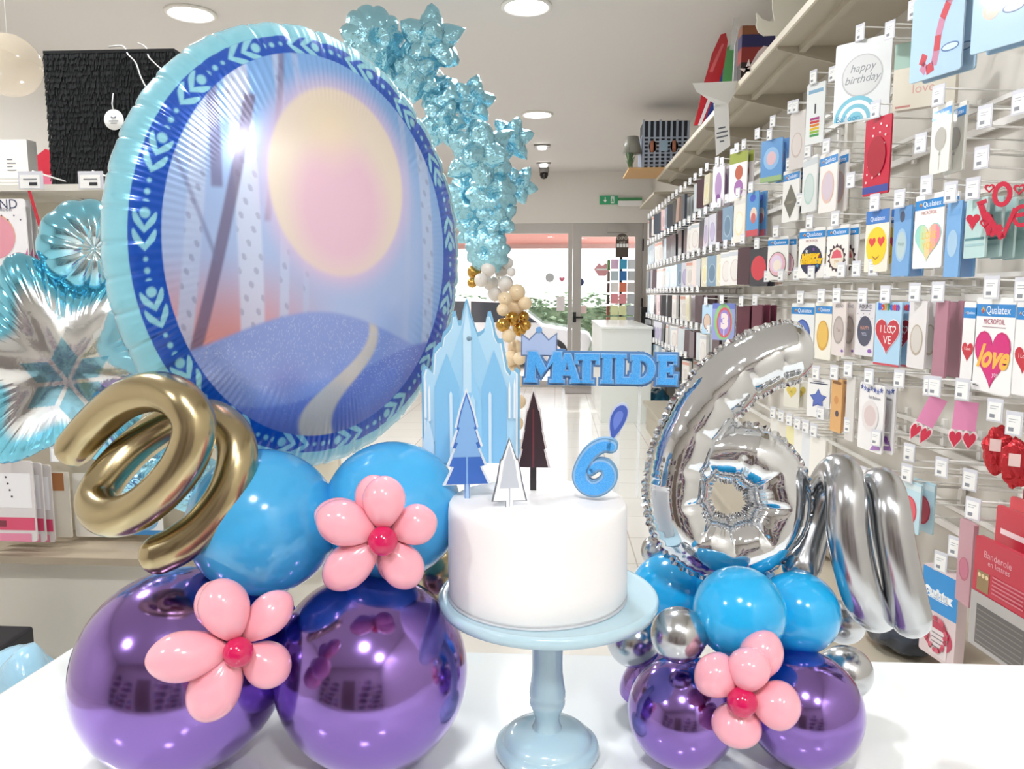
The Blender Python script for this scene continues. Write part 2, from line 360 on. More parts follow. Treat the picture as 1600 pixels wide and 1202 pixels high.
# ------------------------------------------------------------------ latex balloons
PURP=mat('chrome purple latex','#9273c2',.13,metal=1.0,coat=.3)
BLUE=mat('sky blue latex','#45aee8',.16,coat=.5,sss=.08)
BLUE2=mat('turquoise blue latex','#1fb0ee',.16,coat=.5,sss=.08)
SILV=mat('chrome silver latex','#c6c8cb',.2,metal=1.0)
GOLD=mat('chrome gold latex','#b7a884',.22,metal=1.0)
PINKL=mat('pink latex','#fbafbd',.17,coat=.5,sss=.15)
FUCH=mat('fuchsia latex','#cf1258',.12,coat=.5)
def balloon_profile(r, n=30, neck=True):
    out=[]
    for i in range(n+1):
        t=math.pi*i/n; z=-math.cos(t)*r; rr=math.sin(t)*r
        if z<0: zz=z*(1.06+.06*(-z/r)**4)
        else: zz=z
        out.append((max(rr,0),zz))
    out=[p for p in out if not(p[1]<-r*.9 and p[0]<r*.12)]
    out=[(r*.075,-r*1.22),(r*.06,-r*1.17),(r*.035,-r*1.14),(r*.09,-r*1.1)]+out
    out[-1]=(0,r)
    return out
def balloon(px,py,rpx,d,m,label,group=None,neck=(0,.6,-.8),name='round_balloon',sit=False):
    r=rpx/F*d; P=at(px,py,d)
    if sit: P.z=CZ+r*1.0
    nk=Vector(neck).normalized(); Q=nk.rotation_difference(Vector((0,0,-1))).inverted() if False else Vector((0,0,-1)).rotation_difference(nk)
    o=MB().lathe(balloon_profile(r),m,56).build(name, M=Matrix.Translation(P)@Q.to_matrix().to_4x4())
    return tag(o,label,'balloon',group)
balloon(282,1045,156,.862,PURP,'large chrome purple balloon, the left one under the oval portrait balloon',neck=(.8,.6,.3),sit=True)
balloon(582,1050,148,.868,PURP,'large chrome purple balloon behind the cake stand, right one of the big pair',neck=(-.8,.6,.3),sit=True)
balloon(410,815,113,.87,BLUE,'big sky blue balloon under the oval balloon, behind the gold spiral',neck=(.6,.7,-.4))
balloon(614,797,107,.90,BLUE,'big sky blue balloon carrying the upper pink flower',neck=(-.6,.7,-.4))
balloon(690,898,40,.99,GOLD,'small chrome gold balloon half hidden behind the cake plate',neck=(-.8,.5,0))
balloon(1066,1110,84,.868,PURP,'chrome purple balloon, left of the pair under the silver number balloon',neck=(.7,.6,.3),sit=True)
balloon(1256,1108,89,.868,PURP,'chrome purple balloon, right of the pair under the silver number balloon',neck=(-.7,.6,.3),sit=True)
balloon(1030,1085,62,1.03,PURP,'chrome purple balloon mostly hidden behind the small silver balloons',neck=(.7,-.4,.3))
balloon(1048,928,63,1.02,BLUE2,'turquoise balloon at the left of the number base, beside cake plate',neck=(.7,.6,-.2))
balloon(1155,957,71,.845,BLUE2,'foremost turquoise balloon above the lowest pink flower',neck=(0,.9,-.2))
balloon(1247,957,63,.90,BLUE2,'turquoise balloon at the right of the number base',neck=(-.7,.6,-.2))
balloon(1150,925,66,.985,BLUE2,'turquoise balloon squeezed behind, right under the silver number',neck=(0,.6,-.8))
balloon(1060,992,43,.835,SILV,'chrome silver balloon in front, left of the turquoise balloons',neck=(.8,.5,-.1))
balloon(990,1000,42,1.0,SILV,'chrome silver balloon under the rim of the cake plate',neck=(.8,.5,-.1))
balloon(1026,861,25,1.06,SILV,'smallest chrome silver balloon beside the cake, above turquoise balloon',neck=(.8,.5,-.3))
balloon(1322,1050,40,.93,SILV,'chrome silver balloon lowest on the right of the number base',neck=(-.8,.4,0))
balloon(1318,972,34,.99,SILV,'chrome silver balloon behind, under the silver spiral',neck=(-.8,.4,0))

# ------------------------------------------------------------------ balloon flowers
def egg(L, wd, m, M, n=20):
    prof=[]
    for i in range(n+1):
        t=i/n; z=L*(1-math.cos(math.pi*t))/2
        u=z/L; rr=wd/2*(math.sin(math.pi*u)**.55 if 0<u<1 else 0)*(.74+.40*u)*1.0
        prof.append((rr,z))
    return MB().lathe(prof,m,28,M)
def flower(px,py,d,rc,petals,label,yaw=0.,pitch=0.):
    P=at(px,py,d); k=d/F
    t=tag(empty('balloon_flower',M=facing(P,yaw,pitch)),label,'balloon flower','pink balloon flowers')
    for a_,L,wd,off in petals:
        ang=R(a_)
        M=Matrix.Translation((rc*.45*k*math.cos(ang),off,rc*.45*k*math.sin(ang)))@Matrix.Rotation(math.pi/2-ang,4,'Y')@Matrix.Rotation(-.06,4,'X')
        egg((L-rc*.45)*k,wd*k,PINKL,M).build('petal',t)
    MB().lathe([(rc*k*math.sin(math.pi*i/16),-rc*k*math.cos(math.pi*i/16)) for i in range(17)],FUCH,28,Matrix.Translation((0,-.012,0))).build('flower_center',t)
    return t
flower(598,838,.765,23,[(87,97,70,0),(157,108,74,-.002),(222,120,72,0),(299,102,70,0),(14,88,68,.004),(101,92,66,.016),(162,110,70,.015),(290,98,66,.014)],'pink balloon flower higher up on the blue balloon beside the cake',yaw=0,pitch=.1)
flower(371,1011,.725,23,[(104,114,80,0),(39,108,66,.004),(-43,100,76,.002),(241,126,84,0),(181,132,80,-.001),(112,106,74,.016),(187,132,74,.014),(247,126,76,.013)],'pink balloon flower lower left on the big purple balloons',yaw=.05)
flower(1160,1088,.785,23,[(80,82,68,-.004),(147,82,76,0),(-8,88,78,0),(262,84,82,0),(66,104,70,.018)],'four petalled pink balloon flower between the smaller purple balloons')

# ------------------------------------------------------------------ long spiral balloons
def spiral(pts, rpx, m, name, label):
    P=catmull([at(*q_) for q_ in pts],10)
    r0=rpx/F*sum(q_[2] for q_ in pts)/len(pts)
    # round ends
    ends=[]
    t0=(P[0]-P[1]).normalized(); t1=(P[-1]-P[-2]).normalized()
    pre=[P[0]+t0*r0*math.sin(a_) for a_ in (1.5,1.3,1.0,.7,.4)]; rp=[r0*max(.05,math.cos(a_)) for a_ in (1.5,1.3,1.0,.7,.4)]
    post=[P[-1]+t1*r0*math.sin(a_) for a_ in (.4,.7,1.0,1.3,1.5)]; rq=rp[::-1]
    path=pre+P+post; rad=rp+[r0]*len(P)+rq
    return tag(MB().tube(path,rad,m,32).build(name),label,'balloon')
spiral([(118,700,.85),(150,662,.84),(195,625,.815),(245,612,.79),(285,628,.77),(304,668,.765),(288,722,.765),(250,770,.77),(205,802,.78),(166,806,.795),(150,782,.82),(175,737,.845),(222,690,.865),(280,655,.87),(328,653,.855),(362,677,.835),(371,715,.82),(357,768,.81),(322,818,.805),(282,850,.80),(250,866,.80)],31,GOLD,'spiral_balloon','chrome gold spiral balloon before the oval balloon, left of centre')
spiral([(1252,885,.93),(1272,820,.95),(1292,762,.945),(1312,738,.915),(1321,770,.885),(1324,830,.875),(1336,895,.875),(1354,945,.885),(1374,955,.91),(1378,900,.94),(1368,830,.95),(1366,780,.94),(1377,760,.912),(1388,790,.885),(1397,850,.875),(1411,915,.875),(1423,966,.88)],30,SILV,'spiral_balloon','chrome silver spiral balloon standing right of the silver number')

# ------------------------------------------------------------------ foil pillows
def pillow(name, a, b, c, Rf, colfn=None, m=None, nr=60, nt_=240, pw=2.3, pleat=None, back=True, M=None):
    """an inflated foil: outline Rf(theta)*(a, b) in local x, z; front bulges to -y. Colour attribute from colfn(u, v)"""
    th=np.linspace(0,2*np.pi,nt_,endpoint=False); Rr=np.array([Rf(t) for t in th])
    rr=(1-(1-np.linspace(0,1,nr))**1.6)
    vs=[(0,-c,0)]; uv=[(0,0)]; 
    for j in range(1,nr):
        r=rr[j]; h=c*max(0,1-r**pw)**.5
        for i,t in enumerate(th):
            dp,dr = pleat(t,r) if pleat else (0,0)
            x=a*Rr[i]*math.cos(t)*(r+dr); z=b*Rr[i]*math.sin(t)*(r+dr)
            vs.append((x,-h*(1+dp),z)); uv.append((r*Rr[i]*math.cos(t),r*Rr[i]*math.sin(t)))
    nf=len(vs)
    fs=[(0,1+(i+1)%nt_,1+i) for i in range(nt_)]
    for j in range(1,nr-1):
        o=1+(j-1)*nt_
        for i in range(nt_): fs.append((o+i,o+(i+1)%nt_,o+nt_+(i+1)%nt_,o+nt_+i))
    if back:
        ob=1+(nr-2)*nt_; prev=[ob+i for i in range(nt_)]
        for j in range(nr-4,0,-4):
            r=rr[j]; h=c*max(0,1-r**pw)**.5; cur=[]
            for i,t in enumerate(th):
                dp,dr = pleat(t,r) if pleat else (0,0)
                cur.append(len(vs)); vs.append((a*Rr[i]*math.cos(t)*(r+dr),h*(1+dp),b*Rr[i]*math.sin(t)*(r+dr))); uv.append((9,9))
            for i in range(nt_): fs.append((prev[i],prev[(i+1)%nt_],cur[(i+1)%nt_],cur[i]))
            prev=cur
        cb=len(vs); vs.append((0,c,0)); uv.append((9,9))
        for i in range(nt_): fs.append((prev[i],prev[(i+1)%nt_],cb))
    me=bpy.data.meshes.new(name); me.from_pydata(vs,[],fs); me.update()
    bm=bmesh.new(); bm.from_mesh(me); bmesh.ops.recalc_face_normals(bm,faces=bm.faces); bm.to_mesh(me); bm.free()
    me.polygons.foreach_set('use_smooth',[True]*len(me.polygons)); me.materials.append(m)
    if colfn:
        U=np.array(uv); C=colfn(U[:,0],U[:,1]); ca=me.color_attributes.new('Print','FLOAT_COLOR','POINT')
        buf=np.ones((len(vs),4),dtype=np.float32); buf[:,:3]=C; ca.data.foreach_set('color',buf.ravel())
    o=bpy.data.objects.new(name,me); COL.objects.link(o)
    if M is not None: o.matrix_world=M
    return o
def sst(e0,e1,x): t=np.clip((x-e0)/(e1-e0),0,1); return t*t*(3-2*t)
def mixc(C,col,k): return C*(1-k[:,None])+np.array(lin(col))[None,:]*k[:,None]

def oval_print(u,v):
    n=len(u); C=np.tile(np.array(lin('#86cde0')),(n,1))
    r1=np.hypot(u,v); A,B=.765,.82; r2=np.hypot(u/A,v/B); th=np.arctan2(v,u)
    # ---- inner picture: a misty birch wood over a snow hill (x to the right, y up)
    x,y=u/A,v/B
    P=np.tile(np.array(lin('#8fb2e2')),(n,1))
    P=mixc(P,'#b9c3e6',sst(.9,-.6,y)*.7); P=mixc(P,'#d98d84',sst(.0,-.5,y)*sst(.15,-.5,x)*.9)
    P=mixc(P,'#6fa6e4',sst(.55,1.0,np.hypot(x-.1,y-.1))*sst(-.2,.5,x+y)*.8)
    def trunk(P,x0,x1,wd,col,ylo=-1.2,yhi=1.2,k=1.):
        c=x0+(x1-x0)*(y+1)/2; s=sst(wd+.012,wd-.012,np.abs(x-c))*sst(ylo,ylo+.03,y)*sst(yhi,yhi-.03,y)*k
        P=mixc(P,col,s)
        q=np.sin(y*47+x0*31)*np.sin(y*19+x0*7+x*60); 
        return mixc(P,'#5d5f80',s*sst(.55,.8,q)*.45) if col.startswith('#d') or col.startswith('#c') or col.startswith('#b') else P
    for x0,x1,wd,col,k in ((-.95,-.70,.05,'#b6c6e6',.8),(-.46,-.52,.075,'#c9d3ec',.8),(-.30,-.24,.03,'#bcc9e8',.7),(.86,.80,.05,'#b9c8e6',.7),(.62,.66,.025,'#aebfe4',.6),(-.14,-.12,.02,'#b4c2e4',.5)): P=trunk(P,x0,x1,wd,col,k=k)
    P=trunk(P,-.96,-.36,.036,'#6b6182',-.7,.75,.85); P=trunk(P,-.70,-.66,.034,'#6f6a90',.25,1.1,.8); P=trunk(P,-.60,-.2,.02,'#6f6488',.1,1.1,.7); P=trunk(P,-.30,-1.15,.013,'#7479a0',-.1,.9,.6)
    # a big hazy winter sun with cream and rose rings
    dx,dy=(x-.12)/.50,(y-.34)/.50; dsun=np.hypot(dx,dy)
    P=mixc(P,'#d3bfe0',sst(1.25,.85,dsun)); P=mixc(P,'#e2d6c8',sst(1.0,.93,dsun)); P=mixc(P,'#e3c0d2',sst(.88,.45,np.hypot(dx,dy+.25))); P=mixc(P,'#ecdcc0',sst(.5,.0,np.hypot(dx+.1,dy-.55)/1.2)*.7)
    # rolling snow hills
    nz=np.sin(x*9+2)*.5+np.sin(x*23+y*17)*.25
    h1=-.46+.13*np.cos((x+.05)*2.6)+.0*nz
    P=mixc(P,'#8b9fdc',sst(h1+.015,h1-.015,y)); 
    h2=-.66+.16*np.sin(x*2.4-.6); P=mixc(P,'#7084cf',sst(h2+.015,h2-.015,y)); P=mixc(P,'#5a63a8',sst(-.7,-1.05,y)*.7)
    # pale path winding down the hill
    pc=.34-.32*sst(-.35,-.95,y)+.06*np.sin(y*9); pw=.12-.09*sst(-.95,-.35,y); k=sst(pw+.02,pw-.02,np.abs(x-pc))*sst(h1+.02,h1-.02,y)
    P=mixc(P,'#d8ccba',k*.9)
    rs=np.random.RandomState(3); sp=rs.rand(n); P=mixc(P,'#c3d0f2',(sp>.93)*sst(h1+.0,h1-.03,y)*sst(-1,-.45,y)*.7)
    inn=sst(1.004,.996,r2); C0=C.copy()
    C=C*(1-inn[:,None])+P*inn[:,None]
    # ---- blue border with pale leaf and dot pattern
    band=sst(.903,.897,r1)*sst(.994,1.0,r2); C=mixc(C,'#0c4fb8',band)
    rin=r1/np.maximum(r2,1e-6); mid=(.90+rin)/2; bw=(.90-rin)
    NM=17; s=((th/(2*np.pi)*NM)%1.0)*(2*np.pi*.88/NM)/.135; wv=(r1-mid)/.135; L=2*np.pi*.88/NM/.135
    aw=np.abs(wv); pat=np.zeros(n)
    def dot(s0,rad): 
        return sst(rad+.04,rad-.04,np.hypot(s-s0,wv))
    for s0,rad in ((.35,.16),(1.75,.07),(2.1,.09),(2.45,.11)): pat=np.maximum(pat,dot(s0,rad))
    for s0 in (.85,1.4):
        apex=s0-1.25*aw; tk=.20*sst(.42,.30,aw)*(.45+1.6*aw*(1-aw))
        pat=np.maximum(pat,sst(tk+.05,tk-.02,np.abs(s-apex))*sst(.40,.34,aw))
    C=mixc(C,'#8fcfe2',pat*band)
    return C
def oval_pleat(t,r):
    e=max(0,(r-.80)/.20); n1=math.sin(38*t+1.5*math.sin(3*t))+.5*math.sin(61*t+2)
    f=max(0,1-abs(math.sin(19*t+1.2*math.sin(2*t)))*3.2)
    fine=.006*math.sin(170*t+9*math.sin(5*t))*max(0,min(1,(r-.6)/.3))
    return (-.07*e*f+.03*e*n1+fine, -.009*e*e*f+.0015*e*e*n1)
OVALM=mat('printed foil','#7fc4d8',.24,metal=.25,coat=.6,attr='Print')
Po=at(466,395,1.0)
bo=pillow('oval_foil_balloon',.228,.283,.105,lambda t:1.0,oval_print,OVALM,nr=230,nt_=900,pw=2.5,pleat=oval_pleat,M=facing(Po,R(17),R(-1),R(1)))
tag(bo,'large oval foil balloon with blue leaf border and pale winter picture','foil balloon')
bpy.context.view_layer.update()
MB().add([(-.012,0,-.275),(.012,0,-.275),(.018,0,-.315),(-.018,0,-.315),(-.012,.004,-.275),(.012,.004,-.275),(.018,.004,-.315),(-.018,.004,-.315)],[(0,1,2,3),(7,6,5,4),(0,4,5,1),(1,5,6,2),(2,6,7,3),(3,7,4,0)],mat('pale blue foil','#7fc4d8',.25,metal=.8)).build('filling_valve',bo)

# left snowflake star foil and round foil
def star_print(u,v):
    n=len(u); r=np.hypot(u,v); th=np.arctan2(v,u)
    C=np.tile(np.array(lin('#7ccae4')),(n,1)); 
    inner=1-.30*np.cos(6*(th-1.885)); C=mixc(C,'#e8eaea',sst(.62,.50,r*(1-.2*np.cos(6*(th-1.885))))); 
    k=np.zeros(n)
    for i in range(6):       # six printed diamonds
        a_=1.57+i*math.pi/3; cx,cy=.20*math.cos(a_),.20*math.sin(a_)-.12
        du=(u-cx)*math.cos(a_)+(v-cy)*math.sin(a_); dv=-(u-cx)*math.sin(a_)+(v-cy)*math.cos(a_)
        k=np.maximum(k,sst(.01,-.01,np.abs(du)/.17+np.abs(dv)/.095-1)*1.)
        for sgn in (-1,1):
            px_=(u-.62*math.cos(a_+.52)); 
    C=mixc(C,'#93c4d6',k)
    return C
SF=mat('light blue snowflake foil','#8fd0e4',.13,metal=.9,attr='Print',bump=(28,.10,.01))
def sfR(t): 
    c=math.cos(6*(t-1.885)); return .70+.30*math.copysign(abs((c+1)/2)**1.3,1)
def sf_pleat(t,r):
    e=max(0,(r-.55)/.45); f=max(0,1-abs(math.sin(30*t))*2.2); return (-.10*e*f+.03*e*math.sin(41*t),-.012*e*f)
o=pillow('snowflake_foil_balloon',.18,.18,.055,sfR,star_print,SF,nr=90,nt_=480,pw=2.0,pleat=sf_pleat,M=facing(at(112,570,1.18),R(-8),0,R(-4)))
tag(o,'light blue snowflake shaped foil balloon with silver middle, left of the oval','foil balloon')
def rd_print(u,v):
    n=len(u); r=np.hypot(u,v); th=np.arctan2(v,u); C=np.tile(np.array(lin('#86d0e8')),(n,1)); C=mixc(C,'#d8e8ea',sst(.75,.25,r)); 
    return C
def rd_pleat(t,r):
    f=abs(math.sin(5.5*t)); e=max(0,(r-.3)/.7); return (.10*(f-.5)*min(1,r*2)-.25*max(0,.25-r)*3, .05*(f-.6)*e)
o=pillow('starburst_foil_balloon',.070,.073,.05,lambda t:1.0,rd_print,SF,nr=50,nt_=260,pw=2.6,pleat=rd_pleat,M=facing(at(140,388,1.17),R(8),R(4),0))
tag(o,'round puffy light blue foil balloon resting on the snowflake balloon','foil balloon')

# ------------------------------------------------------------------ silver number six foil
NUMF=mat('mirror silver foil','#dfe2e6',.06,metal=1.0,bump=(45,.06,.006))
six=[(1262,546),(1225,552),(1185,566),(1140,595),(1102,640),(1075,690),(1060,740),(1058,785),(1072,825),(1102,850),(1140,857),(1178,848),(1207,822),(1217,785),(1207,745),(1180,718),(1142,708),(1106,714),(1082,735)]
P=catmull([at(x,y,.93) for x,y in six],14)
kk=.93/F; N=len(P); Cn=at(1137,783,.93)
arc=[0.]
for i in range(1,N): arc.append(arc[-1]+(P[i]-P[i-1]).length)
def six_r(i,dirv):
    s=i/(N-1); base=47 if s<.55 else 46
    base=47*min(1,(.35+.65*min(1,(i+2)/12)**.5)); 
    if s>.86: base=46-16*((s-.86)/.14)
    if s<.2: base*=.92+.4*s
    # pucker on the seam: strong on the inner side of the bend, light on the outer
    T=(P[min(i+1,N-1)]-P[max(i-1,0)]).normalized(); inn=dirv.dot((Cn-P[i]).normalized()); side=abs(dirv.dot(FW))
    k1=abs(math.sin(arc[i]/kk/58*math.pi)); k2=abs(math.sin(arc[i]/kk/9*math.pi))
    sm=(1-side)**1.5
    pk=(.10*(1-k1)**2.2*(1 if inn>0 else .15)+.075*(1-k2)*sm)*(1 if s>.12 else .4)
    return base*kk*(1-pk)*(1+.07*sm)
sx=tag(empty('number_balloon',loc=(0,0,0)),'mirror silver number six foil balloon on the small balloon base','foil balloon')
ob=MB().tube(P,0,NUMF,48,True,None,six_r); 
o=ob.build('balloon_tube',sx)
# crimped seam along both sides
sm_=MB(); 
for sgn in (1,-1):
    vs=[];fs=[]
    i0,i1=(0,N)
    for i in range(i0,i1):
        T=(P[min(i+1,N-1)]-P[max(i-1,0)]).normalized(); nrm=T.cross(FW).normalized()*sgn
        b_=six_r(i,nrm); wv=.0016*math.sin(i*2.6)
        vs.append(P[i]+nrm*b_*.97+FW*wv*.3); vs.append(P[i]+nrm*(b_+.0042+.0010*math.sin(i*1.7))+FW*wv)
    for i in range(i1-i0-1): fs.append((2*i,2*i+1,2*i+3,2*i+2))
    sm_.add(vs,fs,NUMF,False)
s_o=sm_.build('crimped_seam',sx); md=s_o.modifiers.new('t','SOLIDIFY'); md.thickness=.0006

# ------------------------------------------------------------------ cake on its stand
pc=at(856,925,.872); SX,SY=pc.x,pc.y; PZ=pc.z
STB=mat('pale blue enamel','#b9d6e2',.18,coat=.7)
st=tag(empty('cake_stand',loc=(SX,SY,CZ)),'pale blue pedestal cake stand on the white counter','cake stand')
H=PZ-CZ; kp=.872/F
rp=171*kp
MB().lathe([(.0,H-.016),(.03,H-.016),(rp*.80,H-.017),(rp*.93,H-.014),(rp*.985,H-.011),(rp,H-.005),(rp*.995,H-.001),(rp*.975,H+.001),(rp*.95,H+.0005),(rp*.92,H),(0,H)],STB,96).build('plate',st)
cols=[(24.5,1003),(24,1015),(23.5,1035),(24,1050),(26,1066),(28.5,1080),(28.5,1086),(26.5,1090),(28,1094),(28,1098),(26,1103),(21,1113),(19,1121),(19.5,1128),(24,1138),(29,1148),(29,1155),(26,1163)]
def zpy(py): return onz_y(py)
def z_at(py):   # height on the stand axis seen at row py
    r=ray(856,py); t=SY/r.y; return 1.45+r.z*t-CZ
pr=[(r_*kp*1.02,z_at(y_)) for r_,y_ in cols][::-1]
pr=[(p_[0],p_[1]) for p_ in pr if p_[1]<H-.016]+[(25*kp,H-.015)]
MB().lathe([(.0,.02)]+pr,STB,64).build('column',st)
MB().lathe([(.0,0),(.0555,0),(.0595,.003),(.0605,.008),(.059,.013),(.0555,.016),(.0525,.0165),(.0515,.018),(.050,.022),(.045,.026),(.036,.029),(.024,.031),(.0,.032)],STB,96).build('foot',st)
CR=mat('white buttercream','#faf7f6',.62,bump=(22,.22,.004),sss=.1)
ck_x,ck_y=SX-.012,SY-.004; rc=137*kp*1.0; hc=.108
cakeb=tag(empty('cake',loc=(ck_x,ck_y,PZ)),'white frosted round cake on the pale blue stand','cake')
def wob(t,j): return 1+.004*math.sin(3*t+j*.7)+.003*math.sin(7*t+j*1.3)
cp=[(.0,.002),(rc*.985,.002),(rc,.006),(rc*1.004,.03),(rc*1.0,.06),(rc*.998,.085),(rc*.995,hc-.008),(rc*.985,hc-.003),(rc*.965,hc),(rc*.7,hc-.001),(rc*.4,hc+.001),(0,hc)]
MB().lathe(cp,CR,96,None,True,wob).build('frosting',cakeb)
MB().lathe([(0,.0),(rc*1.01,.0),(rc*1.012,.002),(0,.002)],flat('#c7ccd2'),96).build('cake_board',cakeb)
CKZ=PZ+hc

# ------------------------------------------------------------------ cake toppers
ACR=mat('clear acrylic stick','#f2f6f8',.1,alpha=.22)
def card(name,label,px0,py0,px1,py1,d,outline,layers,cat='cake topper',base_px=None,yaw=0.,th=.003,stick=True):
    """a cut-out card: outline and printed layers in unit coords (0..1 across, 0..1 up) of its pixel box"""
    cx=(px0+px1)/2; P=at(cx,py1,d); k=d/F; W_=(px1-px0)*k; H_=(py1-py0)*k
    t=tag(empty(name,M=facing(P,yaw)),label,cat)
    sc_=lambda pts:[((x-.5)*W_,z*H_) for x,z in pts]
    MB().prism(sc_(outline[0]),0,th,flat(outline[1],.35)).build('card_base',t)
    if layers:
        pb=MB()
        for i,(pts,c_) in enumerate(layers): pb.face(sc_(pts),-.0005-.0003*i,flat(c_,.35))
        pb.build('card_print',t)
    if stick:
        zb=CKZ-.02-P.z
        if zb<0: MB().box((-.0035,th,zb),(.0035,th+.0015,H_*.35),ACR).build('support_stick',t)
    return t
# icy spires panel
sp_out=[(.02,0),(.02,.56),(.045,.61),(.12,.57),(.14,.70),(.20,.74),(.22,.74),(.24,.80),(.29,.83),(.32,.86),(.335,.92),(.36,.925),(.385,.87),(.42,.87),(.44,.93),(.46,.975),(.475,1.0),(.49,.975),(.51,.92),(.545,.86),(.58,.80),(.62,.81),(.66,.83),(.685,.92),(.71,.925),(.735,.88),(.76,.80),(.79,.765),(.83,.765),(.85,.70),(.88,.60),(.93,.56),(.96,.60),(1.0,.58),(1.0,.04)]
def inset(pts,f=.94,dz=.015): 
    cx=sum(p[0] for p in pts)/len(pts); return [(cx+(x-cx)*f, max(.025,z*.965)) for x,z in pts]
slab=lambda x0,z0,x1,z1,x2,z2: [(x0,z0),(x1,z0),(x1,z1),((x0+x1)/2,z2),(x0,z1)]
spires=[(inset(sp_out,.96),'#eaf5fc'),(inset(sp_out,.92),'#b4dcf4'),
 (slab(.30,.03,.68,.62,0,.93),'#a2d4f2'),(slab(.15,.03,.40,.48,0,.68),'#8cc8ee'),(slab(.62,.03,.87,.48,0,.70),'#8ac6ee'),(slab(.40,.03,.62,.40,0,.64),'#9ad2f4'),
 (slab(.44,.45,.52,.80,0,.95),'#c6e6f8'),(slab(.30,.03,.33,.44,0,.46),'#d6ecfa'),(slab(.69,.03,.72,.44,0,.46),'#d6ecfa'),(slab(.50,.03,.56,.40,0,.44),'#c0e4f8'),
 (slab(.03,.03,.14,.16,0,.30),'#cfe6f4'),(slab(.05,.30,.07,.50,0,.54),'#f4fafd'),(slab(.09,.28,.11,.46,0,.50),'#f4fafd'),(slab(.89,.30,.91,.48,0,.52),'#f4fafd'),(slab(.94,.30,.96,.50,0,.54),'#f4fafd')]
ic=card('ice_spires_topper','ice blue topper panel of pointed spires at the back of the cake',657,467,812,731,.945,(sp_out,'#7fb9dc'),spires,yaw=R(-6),th=.004)
# the two round clips on the panel
for u_,v_ in ((.50,.765),(.115,.15)):
    MB().lathe([(0,0),(.0035,0),(.0035,.002),(.0022,.003),(0,.003)],flat('#7d98ac'),16,Matrix.Translation(((u_-.5)*155*.945/F,0,v_*264*.945/F))@Matrix.Rotation(math.pi/2,4,'X')).build('clip',ic)
def fir(n,w0=.12,jag=.5,trunk=.12,tw=.07):
    L=[];Rr=[]
    for i in range(n):
        z0=trunk+(1-trunk)*i/n; z1=trunk+(1-trunk)*(i+1)/n; w_=.5*(1-i/n)**.8
        Rr+=[(.5+w_,z0),(.5+w_*jag,z1-.01)]
    Rr[-1]=(.5,1.0)
    L=[(1-x,z) for x,z in Rr[:-1]][::-1]
    return [(.5-tw,0),(.5+tw,0),(.5+tw,trunk)]+Rr+L+[(.5-tw,trunk)]
def shrink(pts,f=.86,fz=.95,z0=.015): return [(.5+(x-.5)*f, z0+z*fz) for x,z in pts]
t1=fir(5,trunk=.14,jag=.62,tw=.06)
card('fir_tree_topper','blue fir tree cut-out topper at the left front of the cake',692,605,768,782,.865,(t1,'#e6eef4'),[(shrink(t1),'#3f6fc4'),(shrink(fir(4,trunk=.40,jag=.6,tw=.03),.6,.9,.03),'#86b4e6'),([(.46,.02),(.54,.02),(.53,.15),(.47,.15)],'#a8c8e6')],yaw=R(4),stick=False)
t2=fir(4,trunk=.25,jag=.7,tw=.10)
card('fir_tree_topper','dark brown fir tree cut-out topper in the middle of the cake',806,604,860,772,.895,(t2,'#d8d2d2'),[(shrink(t2),'#3a2a30'),([(.47,.25),(.53,.25),(.52,.80),(.48,.80)],'#6c3540'),([(.42,.02),(.58,.02),(.56,.25),(.44,.25)],'#2a2628')],yaw=R(-3),stick=False)
t3=fir(3,trunk=.12,jag=.72,tw=.10)
card('fir_tree_topper','small white and grey fir tree cut-out topper at the cake front',768,682,824,797,.825,(t3,'#70747e'),[(shrink(t3,.9,.96),'#f2f4f6'),(shrink(fir(3,trunk=.3,jag=.7,tw=.04),.55,.85,.05),'#c4cad4')],yaw=R(6),stick=False)
wave=[(.5+(.34*math.sin(t)*abs(math.sin(t/2)))*.95+.30*(z_-.5),z_) for t,z_ in [(2*math.pi*i/32,.5-.5*math.cos(2*math.pi*i/32)) for i in range(32)]]
card('leaf_topper','small plain violet blue leaf cut-out above the cake number',936,629,992,691,.90,(wave,'#c4cce6'),[([(.5+(x-.5)*.88,.06+z*.88) for x,z in wave],'#4a63b8'),([(.5+(x-.5)*.5,.30+z*.5) for x,z in wave],'#6f86d6')],yaw=R(5),th=.003)

